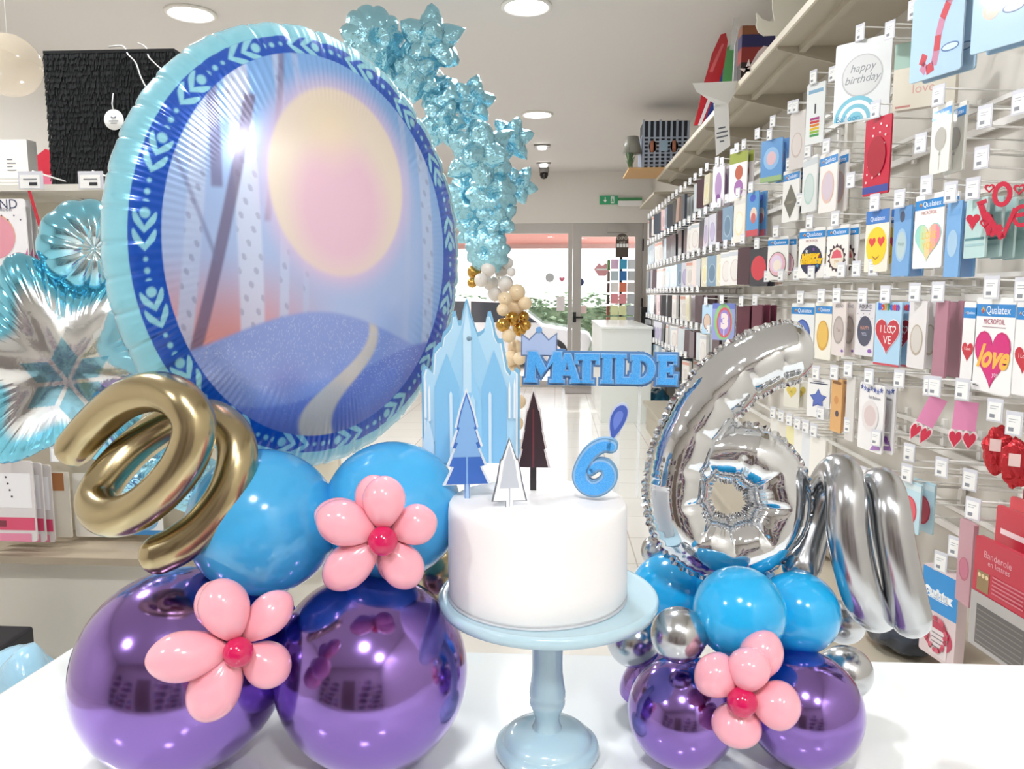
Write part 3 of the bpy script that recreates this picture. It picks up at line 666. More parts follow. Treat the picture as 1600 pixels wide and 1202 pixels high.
# name sign, letters as stroke outlines (unit height 1)
def strokes(ch):
    b_=.24
    q=lambda *p: list(p)
    if ch=='M': return .95,[q((0,0),(.22,0),(.26,1),(.06,1)),q((.06,1),(.28,1),(.52,.42),(.40,.2)),q((.42,.22),(.54,.42),(.74,1),(.92,1)),q((.70,0),(.95,0),(.92,1),(.72,1)),q((-.04,0),(.28,0),(.28,.08),(-.04,.08)),q((.64,0),(1.0,0),(1.0,.08),(.64,.08))]
    if ch=='A': return .80,[q((0,0),(.20,0),(.50,1),(.34,1)),q((.60,0),(.84,0),(.52,1),(.34,1)),q((.16,.26),(.66,.26),(.64,.40),(.20,.40)),q((-.05,0),(.26,0),(.26,.08),(-.05,.08)),q((.54,0),(.90,0),(.90,.08),(.54,.08))]
    if ch=='T': return .72,[q((.25,0),(.48,0),(.48,1),(.25,1)),q((0,.80),(.74,.80),(.74,1),(0,1)),q((0,.66),(.08,.66),(.10,1),(0,1)),q((.66,.66),(.74,.66),(.74,1),(.64,1)),q((.16,0),(.58,0),(.58,.08),(.16,.08))]
    if ch=='I': return .36,[q((.06,0),(.30,0),(.30,1),(.06,1)),q((0,0),(.36,0),(.36,.10),(0,.10)),q((0,.90),(.36,.90),(.36,1),(0,1))]
    if ch=='L': return .56,[q((.06,0),(.29,0),(.29,1),(.06,1)),q((.06,0),(.58,0),(.58,.20),(.06,.20)),q((.48,0),(.58,0),(.58,.34),(.52,.34)),q((0,.90),(.36,.90),(.36,1),(0,1))]
    if ch=='D':
        out=[];inn=[]
        for i in range(13):
            t=-math.pi/2+math.pi*i/12; out.append((.32+.46*math.cos(t),.5+.5*math.sin(t))); inn.append((.32+.24*math.cos(t),.5+.31*math.sin(t)))
        qs=[q(out[i],out[i+1],inn[i+1],inn[i]) for i in range(12)]
        return .80,qs+[q((.06,0),(.29,0),(.29,1),(.06,1)),q((0,0),(.34,0),(.34,.19),(0,.19)),q((0,.81),(.34,.81),(.34,1),(0,1))]
    if ch=='E': return .66,[q((.06,0),(.29,0),(.29,1),(.06,1)),q((0,0),(.64,0),(.64,.19),(0,.19)),q((0,.81),(.62,.81),(.62,1),(0,1)),q((.2,.42),(.48,.42),(.48,.58),(.2,.58)),q((.55,0),(.64,0),(.66,.32),(.58,.32)),q((.53,1),(.62,1),(.62,.70),(.56,.70)),q((.42,.34),(.50,.34),(.50,.66),(.42,.66))]
def grow(q_,g):
    n=len(q_); ar=sum(q_[i][0]*q_[(i+1)%n][1]-q_[(i+1)%n][0]*q_[i][1] for i in range(n))
    if ar<0: q_=q_[::-1]
    out=[]
    for i in range(n):
        a_=Vector(q_[i-1]);b_=Vector(q_[i]);c_=Vector(q_[(i+1)%n]); e1=(b_-a_).normalized();e2=(c_-b_).normalized(); n1=Vector((e1.y,-e1.x));n2=Vector((e2.y,-e2.x))
        m_=(n1+n2); m_=m_/max(.5,m_.dot(m_)/2) if m_.length>1e-6 else n1
        out.append(tuple(b_+m_*g))
    return out
dN=.925; kN=dN/F; Pn=at(935,603,dN)
nm=tag(empty('name_topper',M=facing(Pn,R(2),0,R(.5))),'row of glittery blue capital letters with a crown above the cake','cake topper')
LB=mat('glitter blue foam','#3f9be6',.4,noise_col=('#5fb2f2',900,1)); LE=mat('grey blue foam edge','#5a86b8',.6); LL=mat('silver glitter line','#9cc4e6',.35)
hN=45*kN; 
starts={0:(822,'M',56),1:(873,'A',38),2:(898,'T',36),3:(939,'I',18),4:(958,'L',28),5:(984,'D',38),6:(1025,'E',30)}
for i,(px,ch,wpx) in starts.items():
    wd,qs=strokes(ch); kx=wpx*kN/wd; kz=hN*(1.0 if i else 1.06)
    if i==1: px=866
    x0=(px-935)*kN
    f2=lambda q_:[(x0+x*kx,.0035+z*kz) for x,z in q_]
    lt=MB(); ed=MB(); mdl=MB()
    for j,q_ in enumerate(qs):
        lt.prism(f2(q_),-.0048-.00003*j,-.0005,LB); ed.prism(grow(f2(q_),.0035),.0000-.00003*j,.005,LE); mdl.prism(grow(f2(q_),.0012),-.0024-.00003*j,0,LL)
    L_=lt.build('letter',nm); ed.build('letter_edge',L_); mdl.build('letter_outline',L_)
cw=[(815,556),(815,526),(826,534),(841,518),(856,534),(868,524),(868,556)]
crp=[((x-935)*kN,(603-y)*kN) for x,y in cw]
cro=MB().prism(grow(crp,.0015),.001,.004,flat('#6d7fa4')).prism(crp,-.0005,.001,flat('#a9bce0')).prism(circ((841-935)*kN,(603-517)*kN,.004,16),-.001,.003,flat('#6f9fd0')).build('crown',nm)
for px in (880,1000): MB().box(((px-935)*kN-.0018,.005,-(Pn.z-CKZ)-.02),((px-935)*kN+.0018,.0065,.03),ACR).build('support_stick',nm)

# the small number topper
d6=.85; P6=at(930,776,d6); k6=d6/F
P6t=tag(empty('number_topper',M=facing(P6,R(-4),0,R(-3))),'glittery blue number six topper on the right of the cake top','cake topper')
s6=[(957,697),(944,696),(927,706),(914,724),(908,742),(912,756),(924,764),(938,762),(950,752),(953,740),(947,729),(935,727),(924,735)]
path=catmull([((x-930)*k6,0,(776-y)*k6) for x,y in s6],6)
def ribbon(mb,path,wf,y0,y1,m):
    n=len(path)
    for i in range(n-1):
        def nrm(i): 
            t=(path[min(i+1,n-1)]-path[max(i-1,0)]).normalized(); return Vector((t.z,0,-t.x))
        a_,b_=path[i],path[i+1]; na,nb=nrm(i),nrm(i+1); wa,wb=wf(i/(n-1)),wf((i+1)/(n-1))
        pts=[a_-na*wa,b_-nb*wb,b_+nb*wb,a_+na*wa]
        mb.prism([(p.x,p.z) for p in pts],y0,y1,m)
    for e in (0,n-1):
        p=path[e]; mb.prism(circ(p.x,p.z,wf(e/(n-1)),14),y0,y1,m)
    return mb
wf=lambda s:(9+2*math.sin(min(1,s*2)*1.57)-4.0*max(0,s-.7)/.3)*k6
ribbon(MB(),path,lambda s:wf(s)+.0017,0,.011,mat('steel blue foam','#6f9cc0',.6)).build('number_back',P6t)
ribbon(MB(),path,lambda s:wf(s)+.0002,-.001,0,LL).build('number_outline',P6t)
ribbon(MB(),path,lambda s:wf(s)-.0018,-.003,-.001,LB).build('number_front',P6t)

# ------------------------------------------------------------------ light blue foil starbursts and the balloon garland by the entrance
FOILB=mat('light blue foil','#a6def0',.17,metal=.85,bump=(3.2,.35,.10))
def ico_dirs():
    g=(1+5**.5)/2; out=[]
    for a_ in (-1,1):
        for b_ in (-g,g): out+=[Vector((0,a_,b_)),Vector((a_,b_,0)),Vector((b_,0,a_))]
    return [d.normalized() for d in out]
DIRS=ico_dirs()
def starburst_mesh(name,seed):
    rnd=random.Random(seed); bm=bmesh.new(); bmesh.ops.create_icosphere(bm,subdivisions=4,radius=1)
    off=Vector((rnd.random()*9,rnd.random()*9,rnd.random()*9))
    for v in bm.verts:
        d=v.co.normalized(); s=sorted([d.dot(q_) for q_ in DIRS],reverse=True)
        ang=math.acos(min(1,s[0])); k=max(0,1-ang/.62)
        cr=abs(noise.noise(d*3.2+off)); fine=noise.noise(d*9+off)
        v.co=d*(.60+.46*k**1.15-.10*cr+.045*fine)
    me=bpy.data.meshes.new(name); bm.to_mesh(me); bm.free(); me.materials.append(FOILB)
    me.polygons.foreach_set('use_smooth',[rnd.random()<.55 for _ in range(len(me.polygons))]); return me
def puffy_mesh(name):
    vs=[];fs=[];nl,nt_=40,132
    for j in range(nl+1):
        a_=math.pi*j/nl
        for i in range(nt_):
            t=2*math.pi*i/nt_; f=abs(math.sin(5.5*t)); s=math.sin(a_); rr=(.90+.12*f*s-.02*math.sin(9*t+3*a_))
            y=-math.cos(a_)*.72*(1-.45*max(0,1-s*3)); vs.append((rr*s*math.cos(t),y,rr*s*math.sin(t)))
    for j in range(nl):
        for i in range(nt_): fs.append((j*nt_+i,(j+1)*nt_+i,(j+1)*nt_+(i+1)%nt_,j*nt_+(i+1)%nt_))
    me=bpy.data.meshes.new(name); me.from_pydata(vs,[],fs); me.update(); me.materials.append(FOILB)
    me.polygons.foreach_set('use_smooth',[True]*len(me.polygons)); return me
SBM=[starburst_mesh('starburst_foil',s_) for s_ in (1,2,3)]; PFM=puffy_mesh('puffy_foil')
foils=[(582,62,50,4.35,'p','round puffy foil topping the blue foil arch, nearest the oval balloon'),(672,68,58,4.35,'s','highest starburst foil of the blue foil arch'),(618,120,44,4.5,'s','starburst foil partly behind the top edge of the oval'),
 (650,118,42,4.3,'s','starburst foil just below the highest one'),(690,150,34,4.4,'p','small puffy foil tucked in the arch below the highest starburst'),(735,160,42,4.45,'s','starburst foil sticking out to the ceiling side below the top one'),(690,195,42,4.35,'s','starburst foil touching the oval edge at upper third of arch'),
 (750,240,60,4.25,'s','largest starburst foil in the middle of the foil arch'),(798,218,38,4.45,'s','starburst foil at the outer side, right of the largest one'),(735,312,42,4.45,'p','puffy foil just below the largest starburst, by the oval edge'),(768,305,40,4.35,'p','puffy foil under the largest starburst'),
 (808,290,34,4.5,'s','outermost starburst foil at the lower right of the arch'),(775,345,38,4.35,'s','starburst foil two above the end of the foil arch'),(742,360,36,4.45,'s','starburst foil beside the oval at the lower end of arch'),(762,392,36,4.35,'p','lowest puffy foil of the blue arch, above the white balloons')]
for i,(px,py,rp_,d,kd,lb) in enumerate(foils):
    rnd=random.Random(i); o=bpy.data.objects.new('starburst_foil_balloon' if kd=='s' else 'puffy_foil_balloon', SBM[i%3] if kd=='s' else PFM); COL.objects.link(o)
    r_=rp_/F*d
    o.matrix_world=facing(at(px,py,d),rnd.uniform(-.4,.4),rnd.uniform(-.4,.4),rnd.uniform(0,3))@Matrix.Diagonal((r_,r_*.9,r_,1))
    tag(o,lb,'foil balloon','light blue foil balloons of the arch')
CREAMW=mat('white latex','#e6e1dc',.3,coat=.2); CREAMY=mat('cream latex','#f0d9b6',.3,coat=.2); GOLDG=mat('gold latex','#c39a4e',.22,metal=.9)
bmesh_small=MB().lathe(balloon_profile(1.0,20),CREAMW,32).mesh('small_balloon')
bmeshes={'w':bmesh_small}
for k_,m_ in (('c',CREAMY),('g',GOLDG)):
    me=bmesh_small.copy(); me.materials[0]=m_; bmeshes[k_]=me
gar=[(741,425,11,'g'),(738,442,8,'g'),(763,420,12,'w'),(783,421,12,'w'),(793,411,9,'w'),(799,425,7,'w'),(767,443,12,'w'),(790,443,12,'w'),(752,438,11,'w'),(773,459,11,'w'),(808,457,13,'c'),(789,467,11,'c'),(806,478,14,'c'),(820,474,11,'c'),(786,484,10,'c'),
 (818,495,9,'g'),(800,498,11,'g'),(786,508,11,'g'),(812,514,11,'g'),(822,508,8,'g'),(795,525,11,'c'),(805,543,12,'c'),(798,560,12,'c'),(812,560,10,'c'),(802,578,12,'c'),(806,596,12,'c'),(798,612,12,'c'),(810,628,12,'c'),(800,645,12,'c'),(806,662,12,'c'),(798,680,12,'c'),(808,697,12,'c'),(802,713,12,'c')]
nmc={'w':'white','c':'cream','g':'gold'}; pos=['']
cnt={}
for i,(px,py,rp_,kd) in enumerate(gar):
    cnt[kd]=cnt.get(kd,0)+1
    o=bpy.data.objects.new('garland_balloon',bmeshes[kd]); COL.objects.link(o); d=4.45-.06*(i%3); r_=rp_/F*d
    o.matrix_world=Matrix.Translation(at(px,py,d))@Matrix.Rotation(random.uniform(-2,2),4,'X')@Matrix.Diagonal((r_,r_,r_,1))
    tag(o,'%s garland balloon, %s from the top among the %s ones under the foil arch'%(nmc[kd],['first','second','third','fourth','fifth','sixth','seventh','eighth','ninth','tenth','11th','12th','13th','14th','15th','16th','17th','18th','19th','20th'][cnt[kd]-1],nmc[kd]),'balloon','garland balloons')
# arch frame that carries foils and balloons
pts=[at(px,py,4.72) for px,py in ((640,60),(700,130),(735,200),(765,290),(765,380),(780,440),(800,500),(802,560),(804,640),(804,715))]
base=Vector((pts[-1].x,pts[-1].y,0)); pth=catmull(pts,5)+[Vector((pts[-1].x,pts[-1].y,.01))]
fr=MB().tube(pth,.012,CREAM,8).lathe([(.0,.0),(.2,.0),(.2,.015),(.0,.02)],CREAM,24,Matrix.Translation(base)).build('garland_stand')
tag(fr,'thin curved stand behind the foil and balloon garland','stand')

# ------------------------------------------------------------------ right wall: top shelf
SH0,SH1,SZ=3.0,8.25,2.625; SXF=1.045
shf=tag(empty('wall_shelf',loc=(XR,0,SZ)),'long greige shelf above the balloon packets on the wall','shelf')
SHM=mat('greige painted shelf','#b9b09e',.45); 
MB().box((SXF-XR,1.2,0),(0,SH1,.025),SHM).build('shelf_board',shf)
MB().box((SXF-XR-.012,1.2,-.002),(SXF-XR,SH1,.03),mat('pale shelf lip','#e2d9c6',.4)).build('shelf_lip',shf)
MB().box((-.30,1.2,-.03),(-.27,SH1,0),SHM).build('shelf_ridge',shf)
for y in (2.1,3.0,3.9,4.8,5.7,6.6,7.5,8.2):
    MB().prism([(0,0),(-.40,0),(-.40,-.015),(-.05,-.10),(0,-.10)],y-.008,y+.008,SHM).build('bracket',shf)
shf2=tag(empty('wall_shelf',loc=(XR,0,2.5)),'lower short end shelf next to the emergency lamp','shelf')
MB().box((-.42,8.35,0),(0,9.8,.025),SHM).build('shelf_board',shf2); MB().prism([(0,0),(-.40,0),(-.05,-.10),(0,-.10)],8.4,8.416,SHM).build('bracket',shf2)
for k_,z in enumerate((2.33,2.02,1.74,1.46,1.16,.9,.64)):
    struct(MB().box((XR-.03,1.5,z-.035),(XR-.018,10.0,z-.01),WIRE).box((XR-.03,1.5,z+.045),(XR-.018,10.0,z+.06),WIRE).build('trim_%d'%(k_+10)))

# shelf goods
def xz_at(px,py,Y): p=ony(px,py,Y); return p.x,p.z
def cutout(name,label,cat,pix,Y,m,th=.012,zmin=None,name2=None):
    pts=[xz_at(px,py,Y) for px,py in pix]
    cx=sum(p[0] for p in pts)/len(pts); z0=min(p[1] for p in pts)
    o=MB().prism([(x-cx,z-z0) for x,z in pts],-th/2,th/2,m).build(name,loc=(cx,Y,z0)); return tag(o,label,cat)
ZS=SZ+.025
def sy(Y,X=1.1,Z=ZS):   # row of the shelf top at distance Y
    v=Vector((X,Y,Z))-CAM; return 601-F*v.dot(UP)/v.dot(FW)
b3=sy(3.9)
cutout('cream_card_cutout','big cream card silhouette at the near end of the top shelf','cut-out',[(1181,21),(1183,21),(1190,30),(1200,34),(1210,34),(1207,17),(1206,-25),(1270,-25),(1270,b3),(1216,b3),(1213,67),(1212,55),(1193,56),(1185,50),(1181,40),(1183,32)],3.9,mat('cream card','#d2cebf',.6))
b4=sy(4.35); cutout('pale_card_cutout','pale pink pointed card leaning low on the top shelf','cut-out',[(1156,b4),(1163,112),(1170,93),(1172,103),(1185,80),(1193,72),(1204,75),(1206,b4)],4.35,mat('blush card','#dccdcb',.6))
x0,z0=xz_at(1160,40,4.75); x1,_=xz_at(1214,40,4.75)
bx=tag(empty('stacked_box',loc=(x0,4.75,ZS)),'dark gift box with orange, navy and red bands on the top shelf','box')
hh=z0-ZS; MB().box((0,0,0),(x1-x0,.1,hh*.42),flat('#2a1c1a')).build('box_base',bx); MB().box((0,0,hh*.42),(x1-x0,.1,hh*.66),flat('#8e2e28')).build('box_band',bx); MB().box((0,0,hh*.66),(x1-x0,.1,hh*.86),flat('#26265a')).build('box_band',bx); MB().box((0,0,hh*.86),(x1-x0,.1,hh),flat('#8a5436')).build('box_lid',bx)
b5=sy(5.3); cutout('grey_board','upright plain grey board on the top shelf','board',[(1143,b5),(1168,b5),(1168,40),(1156,42),(1148,70)],5.3,flat('#b9b9c0'),.03)
b6=sy(5.75)
cutout('red_figure','long glossy red and white edged cut-out standing on the top shelf','cut-out',[(1084,b6),(1100,b6),(1120,140),(1133,95),(1137,65),(1134,52),(1126,54),(1112,85),(1106,108),(1098,135),(1092,165)],5.75,mat('glossy red card','#c92f3a',.2,coat=.5))
rf=bpy.data.objects['red_figure']; c0=rf.location
fb_=MB()
for pix,c_ in (([(1090,b6),(1095,b6),(1116,142),(1112,138)],'#f0eef2'),([(1108,112),(1113,114),(1131,70),(1128,68)],'#e86a70'),([(1098,b6),(1101,b6),(1119,150),(1117,146)],'#33448f')):
    fb_.face([(x-c0.x,z-c0.z) for x,z in (xz_at(px,py,5.75) for px,py in pix)],-.0065,flat(c_,.3,.3))
fb_.build('figure_print_highlight',rf)  # printed stripes, with the lighter red strip painted on as a highlight
cutout('navy_figure','navy blue cut-out between the red and green ones on the top shelf','cut-out',[(1098,b6),(1124,b6),(1134,130),(1138,90),(1128,92),(1116,130),(1106,165)],5.9,mat('navy card','#3d4f9e',.25,coat=.4))
cutout('green_figure','green cut-out leaning against the shelf goods under clear bag','cut-out',[(1122,b6),(1140,b6),(1144,118),(1147,75),(1142,70),(1136,74),(1130,110)],5.6,mat('green card','#5aa260',.25,coat=.4))
cutout('clear_bag','tall clear plastic bag poking up above the green cut-out','bag',[(1140,78),(1147,78),(1159,-10),(1152,-14)],5.5,CLEAR,.01)
# folded white paper notice at the shelf edge
pn=onx(1125,165,.985)
pp=tag(empty('paper_notice',loc=(0,0,0)),'white paper notice with a funnel fold taped to the shelf edge','notice')
def quad_on(pix,Y): return [Vector((ony(px,py,Y))) for px,py in pix]
Yn=onx(1128,200,.97).y
sh=[xz_at(px,py,Yn) for px,py in ((1115,163),(1138,158),(1141,228),(1119,244))]
MB().prism(sh,Yn-.001,Yn+.001,WHITE).build('notice_sheet',pp)
inkb=MB()
for j,(a_,b_) in enumerate(((.25,.75),(.12,.92),(.12,.92),(.35,.65))):
    py=196+j*7; xa=1117+a_*22; xb=1117+b_*22
    inkb.face([xz_at(xa,py+5-a_*5,Yn-.002),xz_at(xb,py+5-b_*5,Yn-.002),xz_at(xb,py+7.5-b_*5,Yn-.002),xz_at(xa,py+7.5-a_*5,Yn-.002)],Yn-.002,GREYINK)
inkb.build('notice_print',pp)
fl=[ony(px,py,yy) for px,py,yy in ((1082,130,Yn-.25),(1160,126,Yn-.05),(1138,162,Yn),(1119,164,Yn),(1088,143,Yn-.2))]
o=MB().add(fl,[(0,1,2,3,4)],WHITE).build('folded_flap',pp); o.modifiers.new('t','SOLIDIFY').thickness=.002
# lattice building on a cardboard tray at the far end of the shelf
Yb=7.75
x0,z0=xz_at(1003,276,Yb); x1,z1=xz_at(1078,186,Yb)
tr=tag(MB().box((x0-.14,Yb-.12,ZS-.004),(x1,Yb+.5,ZS+.012),mat('brown cardboard','#c79d68',.7)).build('cardboard_tray'),'brown cardboard tray overhanging the far shelf end','tray')
bl=tag(empty('model_building',loc=(x0,Yb,ZS+.012)),'blue grey lattice model building on the cardboard tray','model')
W_,H_=x1-x0,z1-ZS-.012
MB().box((.01,.02,0),(W_-.01,.34,H_*.98),flat('#1f2530')).build('dark_core',bl)
lt=MB(); LG=flat('#a9b4c6')
for i in range(9): lt.box((i*(W_-.02)/8,-.0,0),(i*(W_-.02)/8+.02,.02,H_*(.97 if i%3 else 1.0)),LG)
for j in range(9): lt.box((0,.004,j*H_*.078),(W_,.02,j*H_*.078+.014),LG)
for i in range(8): lt.box((-.005,.03+i*.04,0),(.01,.05+i*.04,H_*.7),LG)
lt.build('lattice_facade',bl)
for u_ in (.22,.68): MB().lathe([(0,-.012),(.038,-.012),(.038,.0),(0,.0)],flat('#b5745a'),20,Matrix.Translation((W_*u_,0,H_*.46))@Matrix.Rotation(math.pi/2,4,'X')@Matrix.Scale(1.5,4,(0,1,0))).build('round_sign',bl)
MB().box((W_*.40,-.008,H_*.36),(W_*.54,.002,H_*.58),flat('#9db8cc')).build('name_panel',bl)
xl,zl=xz_at(988,240,Yb)
lp=tag(empty('toy_lantern',loc=(xl,Yb+.02,ZS+.012)),'small grey street lantern standing left of the model building','lantern')
MB().lathe([(.095,zl-ZS-.01),(.06,zl-ZS+.15)],flat('#8b8a82'),20).build('lantern_shade',lp); MB().tube([(0,0,0),(0,0,zl-ZS)],.008,flat('#6a6a64')).build('lantern_post',lp)
gr=MB(); rnd=random.Random(5)
for i in range(46):
    a_=rnd.uniform(0,6.28); h_=rnd.uniform(.06,.24); r_=rnd.uniform(.01,.07); gr.tube([(0,0,0),(r_*.5*math.cos(a_),r_*.5*math.sin(a_),h_*.6),(r_*math.cos(a_),r_*math.sin(a_),h_)],[.004,.004,.001],flat(['#6d8a63','#8fa686','#58734f'][i%3]),4)
tag(gr.build('artificial_greenery',loc=(xl-.03,Yb-.03,ZS+.012)),'tuft of artificial green twigs beside the model building','plant')

# ------------------------------------------------------------------ packets and hooks
HL=.35
hk=MB().box((-.012,-.012,-.03),(0,.012,.07),WIRE).tube([(-.005,0,0),(-HL+.02,0,.018),(-HL,0,.03)],.0032,WIRE,6).tube([(-.005,0,.045),(-HL+.005,0,.062),(-HL-.002,0,.03)],.0026,WIRE,6)
HOOKM=hk.mesh('display_hook')
tgm=MB(); TR=Matrix.Translation((-HL-.004,0,.05))@Matrix.Rotation(R(-66),4,'Z')
tgm.box((-.021,-.001,-.036),(.021,.001,.022),mat('tag holder','#d6d7df',.3),TR).box((-.017,-.002,-.032),(.017,-.001,.012),WHITE,TR)
for j,(a_,b_) in enumerate(((-.012,.010),(-.012,.004))): tgm.box((a_,-.0024,.002-j*.006),(b_,-.002,.0035-j*.006),mat('faint ink','#aeb1b8',.6),TR)
tgm.box((-.012,-.0024,-.026),(.001,-.002,-.017),mat('barcode grey','#8d9098',.6),TR)
TAGM=tgm.mesh('price_tag')
def hook(x,y,z,label,rot=0.,group='wire hooks with price tags on the right wall',tg=True):
    o=bpy.data.objects.new('display_hook',HOOKM); COL.objects.link(o); o.location=(x,y,z); o.rotation_euler=(0,0,rot)
    tag(o,label,'display hook',group)
    if tg:
        t=bpy.data.objects.new('price_tag',TAGM); COL.objects.link(t); t.parent=o
    return o
def body(mb,w_,h_,t_,m):
    out=rrect(-w_/2,-h_,w_/2,0,min(w_,h_)*.05)
    mb.prism(out,-t_/2,t_/2,m)
_pk={}
def packet(name,label,M,w_,h_,bodycol,draw=None,t_=.006,cat='balloon packet',group=None,mat_=None):
    o=MB(); body(o,w_,h_,t_,mat_ or flat(bodycol,.3,.3)); o=o.build(name,M=M); tag(o,label,cat,group)
    if draw:
        pm=MB(); draw(pm,w_,h_,-t_/2); 
        if pm.f: pm.build('packet_print',o)
    return o
class D:   # print helper with a running layer offset
    def __init__(s,mb,w_,h_,y): s.mb=mb; s.w=w_; s.h=h_; s.y=y-.0004
    def p(s,pts,c): s.mb.face([((x-.5)*s.w,-(1-z)*s.h) for x,z in pts],s.y,flat(c,.3,.3)); s.y-=.00012
    def t(s,txt,size,c,x=.5,z=.5,shear=0,sx=1.,bold=0.):
        M=Matrix.Translation(((x-.5)*s.w,s.y,-(1-z)*s.h))@Matrix.Diagonal((sx,1,1,1)); s.mb.text(txt,size*s.w,flat(c),M,shear=shear,bold=bold); s.y-=.00012
    def heart(s,x,z,sz,c): s.mb.face(heart((x-.5)*s.w,-(1-z)*s.h,sz*s.w),s.y,flat(c,.3,.3)); s.y-=.00012
    def disc(s,x,z,r_,c,rz=None): s.mb.face(circ((x-.5)*s.w,-(1-z)*s.h,r_*s.w,24,(rz or r_)*s.w),s.y,flat(c,.3,.3)); s.y-=.00012
    def star(s,x,z,r_,c,n=5,k=.45): s.mb.face(star((x-.5)*s.w,-(1-z)*s.h,r_*s.w,n,k),s.y,flat(c,.3,.3)); s.y-=.00012
def qheader(d,head=True):
    d.p(rect(0,.80,1,.93),'#1f86cf')
    d.t('Qualatex',.165,'#f4f6fa',.58,.865,bold=.0); d.star(.20,.865,.06,'#d9b23c',4,.6); d.disc(.20,.855,.03,'#b03a3a')
def d_love(mb,w_,h_,y):
    d=D(mb,w_,h_,y); qheader(d); d.t('MICROFOIL',.105,'#b0486a',.5,.745); d.p(rect(.2,.685,.8,.695),'#b9a5ad')
    d.heart(.5,.36,.92,'#c9176f'); d.heart(.5,.365,.84,'#d6207c'); d.t('love',.46,'#f0b64a',.50,.37,.45,bold=.003); d.t('you',.10,'#f2dfe8',.62,.20); d.p(rect(.06,.05,.2,.06),'#55555c')
def d_redheart(mb,w_,h_,y):
    d=D(mb,w_,h_,y); qheader(d); d.heart(.5,.38,.88,'#c8233a'); d.t('I Love',.2,'#f6e6e6',.5,.42)
def d_loveyou(mb,w_,h_,y):
    d=D(mb,w_,h_,y); qheader(d); d.t('MICROFOIL',.10,'#c06a6a',.5,.75)
    d.heart(.5,.36,.90,'#8fd0c8'); 
    hp=heart(0,0,.86)
    def clip(pts,x0,s_):
        out=[]
        for i in range(len(pts)):
            a_,b_=pts[i-1],pts[i]; ia,ib=(a_[0]-x0)*s_>=0,(b_[0]-x0)*s_>=0
            if ia!=ib: t=(x0-a_[0])/(b_[0]-a_[0]); out.append((x0,a_[1]+t*(b_[1]-a_[1])))
            if ib: out.append(b_)
        return out
    for i,c_ in enumerate(('#9fd8cc','#bfdcae','#efcf9a','#f2ab98','#ee8f9e')):
        q_=hp
        for h2 in ((-.43+.172*i,1),(-.43+.172*(i+1),-1)): q_=clip(q_,*h2) if q_ else q_
        if len(q_)>2: d.mb.face([(x*w_,-(1-.36)*h_+z*w_) for x,z in q_],d.y,flat(c_))
    d.y-=.00012
    d.t('LOVE',.21,'#f0c84e',.55,.44); d.t('YOU',.21,'#f0c84e',.55,.30)
def d_face(mb,w_,h_,y):
    d=D(mb,w_,h_,y); d.p(rect(0,.78,1,1),'#3f78c4'); d.t('Qualatex',.17,'#eef2fa',.5,.86); d.disc(.5,.42,.44,'#f2cf27',.50); d.heart(.32,.48,.30,'#dc3f42'); d.heart(.70,.48,.30,'#dc3f42')
    d.p([(.34,.27),(.5,.22),(.66,.27),(.62,.235),(.5,.19),(.38,.235)],'#a8702a')
def d_blueoval(mb,w_,h_,y):
    d=D(mb,w_,h_,y); d.p(rect(.0,.80,1,1),'#5f97d2'); d.disc(.5,.86,.14,'#3c4a66'); d.disc(.5,.45,.32,'#9fc6e4',.42); d.disc(.5,.45,.25,'#b9cfd2',.34); d.t('Happy',.14,'#6a8a8c',.5,.47)
def d_blueplain(mb,w_,h_,y):
    d=D(mb,w_,h_,y); d.p(rect(.1,.82,.9,.90),'#6ea6dc'); d.disc(.5,.45,.34,'#a9cbe6',.46)
def d_comic(mb,w_,h_,y):
    d=D(mb,w_,h_,y); qheader(d); d.t('MICROFOIL',.09,'#a04a4a',.5,.74); d.disc(.5,.36,.42,'#2d3350',.43); 
    rnd=random.Random(2)
    for i in range(16): d.star(.5+.30*math.cos(i*2.4)*(.5+.5*(i%3)/2),.36+.22*math.sin(i*2.4)*(.5+.5*(i%3)/2),.07,['#c9482c','#4f8fb8','#e6e6e6','#7a4a9a'][i%4])
    d.t('HAPPY',.21,'#f4c51e',.48,.42,bold=.004); d.t('BIRTHDAY',.165,'#f4c51e',.52,.33,bold=.004)
def d_pastel(mb,w_,h_,y):
    d=D(mb,w_,h_,y); qheader(d); d.disc(.5,.36,.43,'#5a5a4a',.44); d.disc(.5,.365,.40,'#e9b9c6',.41); d.disc(.46,.38,.30,'#e7d3ea'); d.disc(.5,.34,.2,'#f2e6d8')
def d_flowerdisc(mb,w_,h_,y):
    d=D(mb,w_,h_,y); qheader(d); d.star(.5,.36,.44,'#4a343c',14,.8); d.disc(.5,.36,.32,'#e7dccc'); d.p([(.25,.36),(.75,.36),(.68,.48),(.5,.53),(.32,.48)],'#d9596c'); d.t('yay',.16,'#c99a5a',.5,.30)
def d_iloveu(mb,w_,h_,y):
    d=D(mb,w_,h_,y); d.p(rect(0,0,1,.035),'#c84a5a')
    for i,(ch,c_) in enumerate(zip('Balloon',('#3f6fd0','#d8433c','#e8b23a','#3f9a58','#3f6fd0','#d8433c','#7a4ab0'))): d.t(ch,.19,c_,.16+i*.115,.925,bold=.004)
    d.heart(.5,.47,.98,'#f0e4e6'); d.heart(.5,.47,.93,'#c23040'); d.t('I LO',.26,'#f6eeee',.46,.57); d.t('VE',.28,'#f6eeee',.52,.40); d.heart(.72,.57,.24,'#f6eeee'); d.heart(.72,.57,.17,'#c23040')
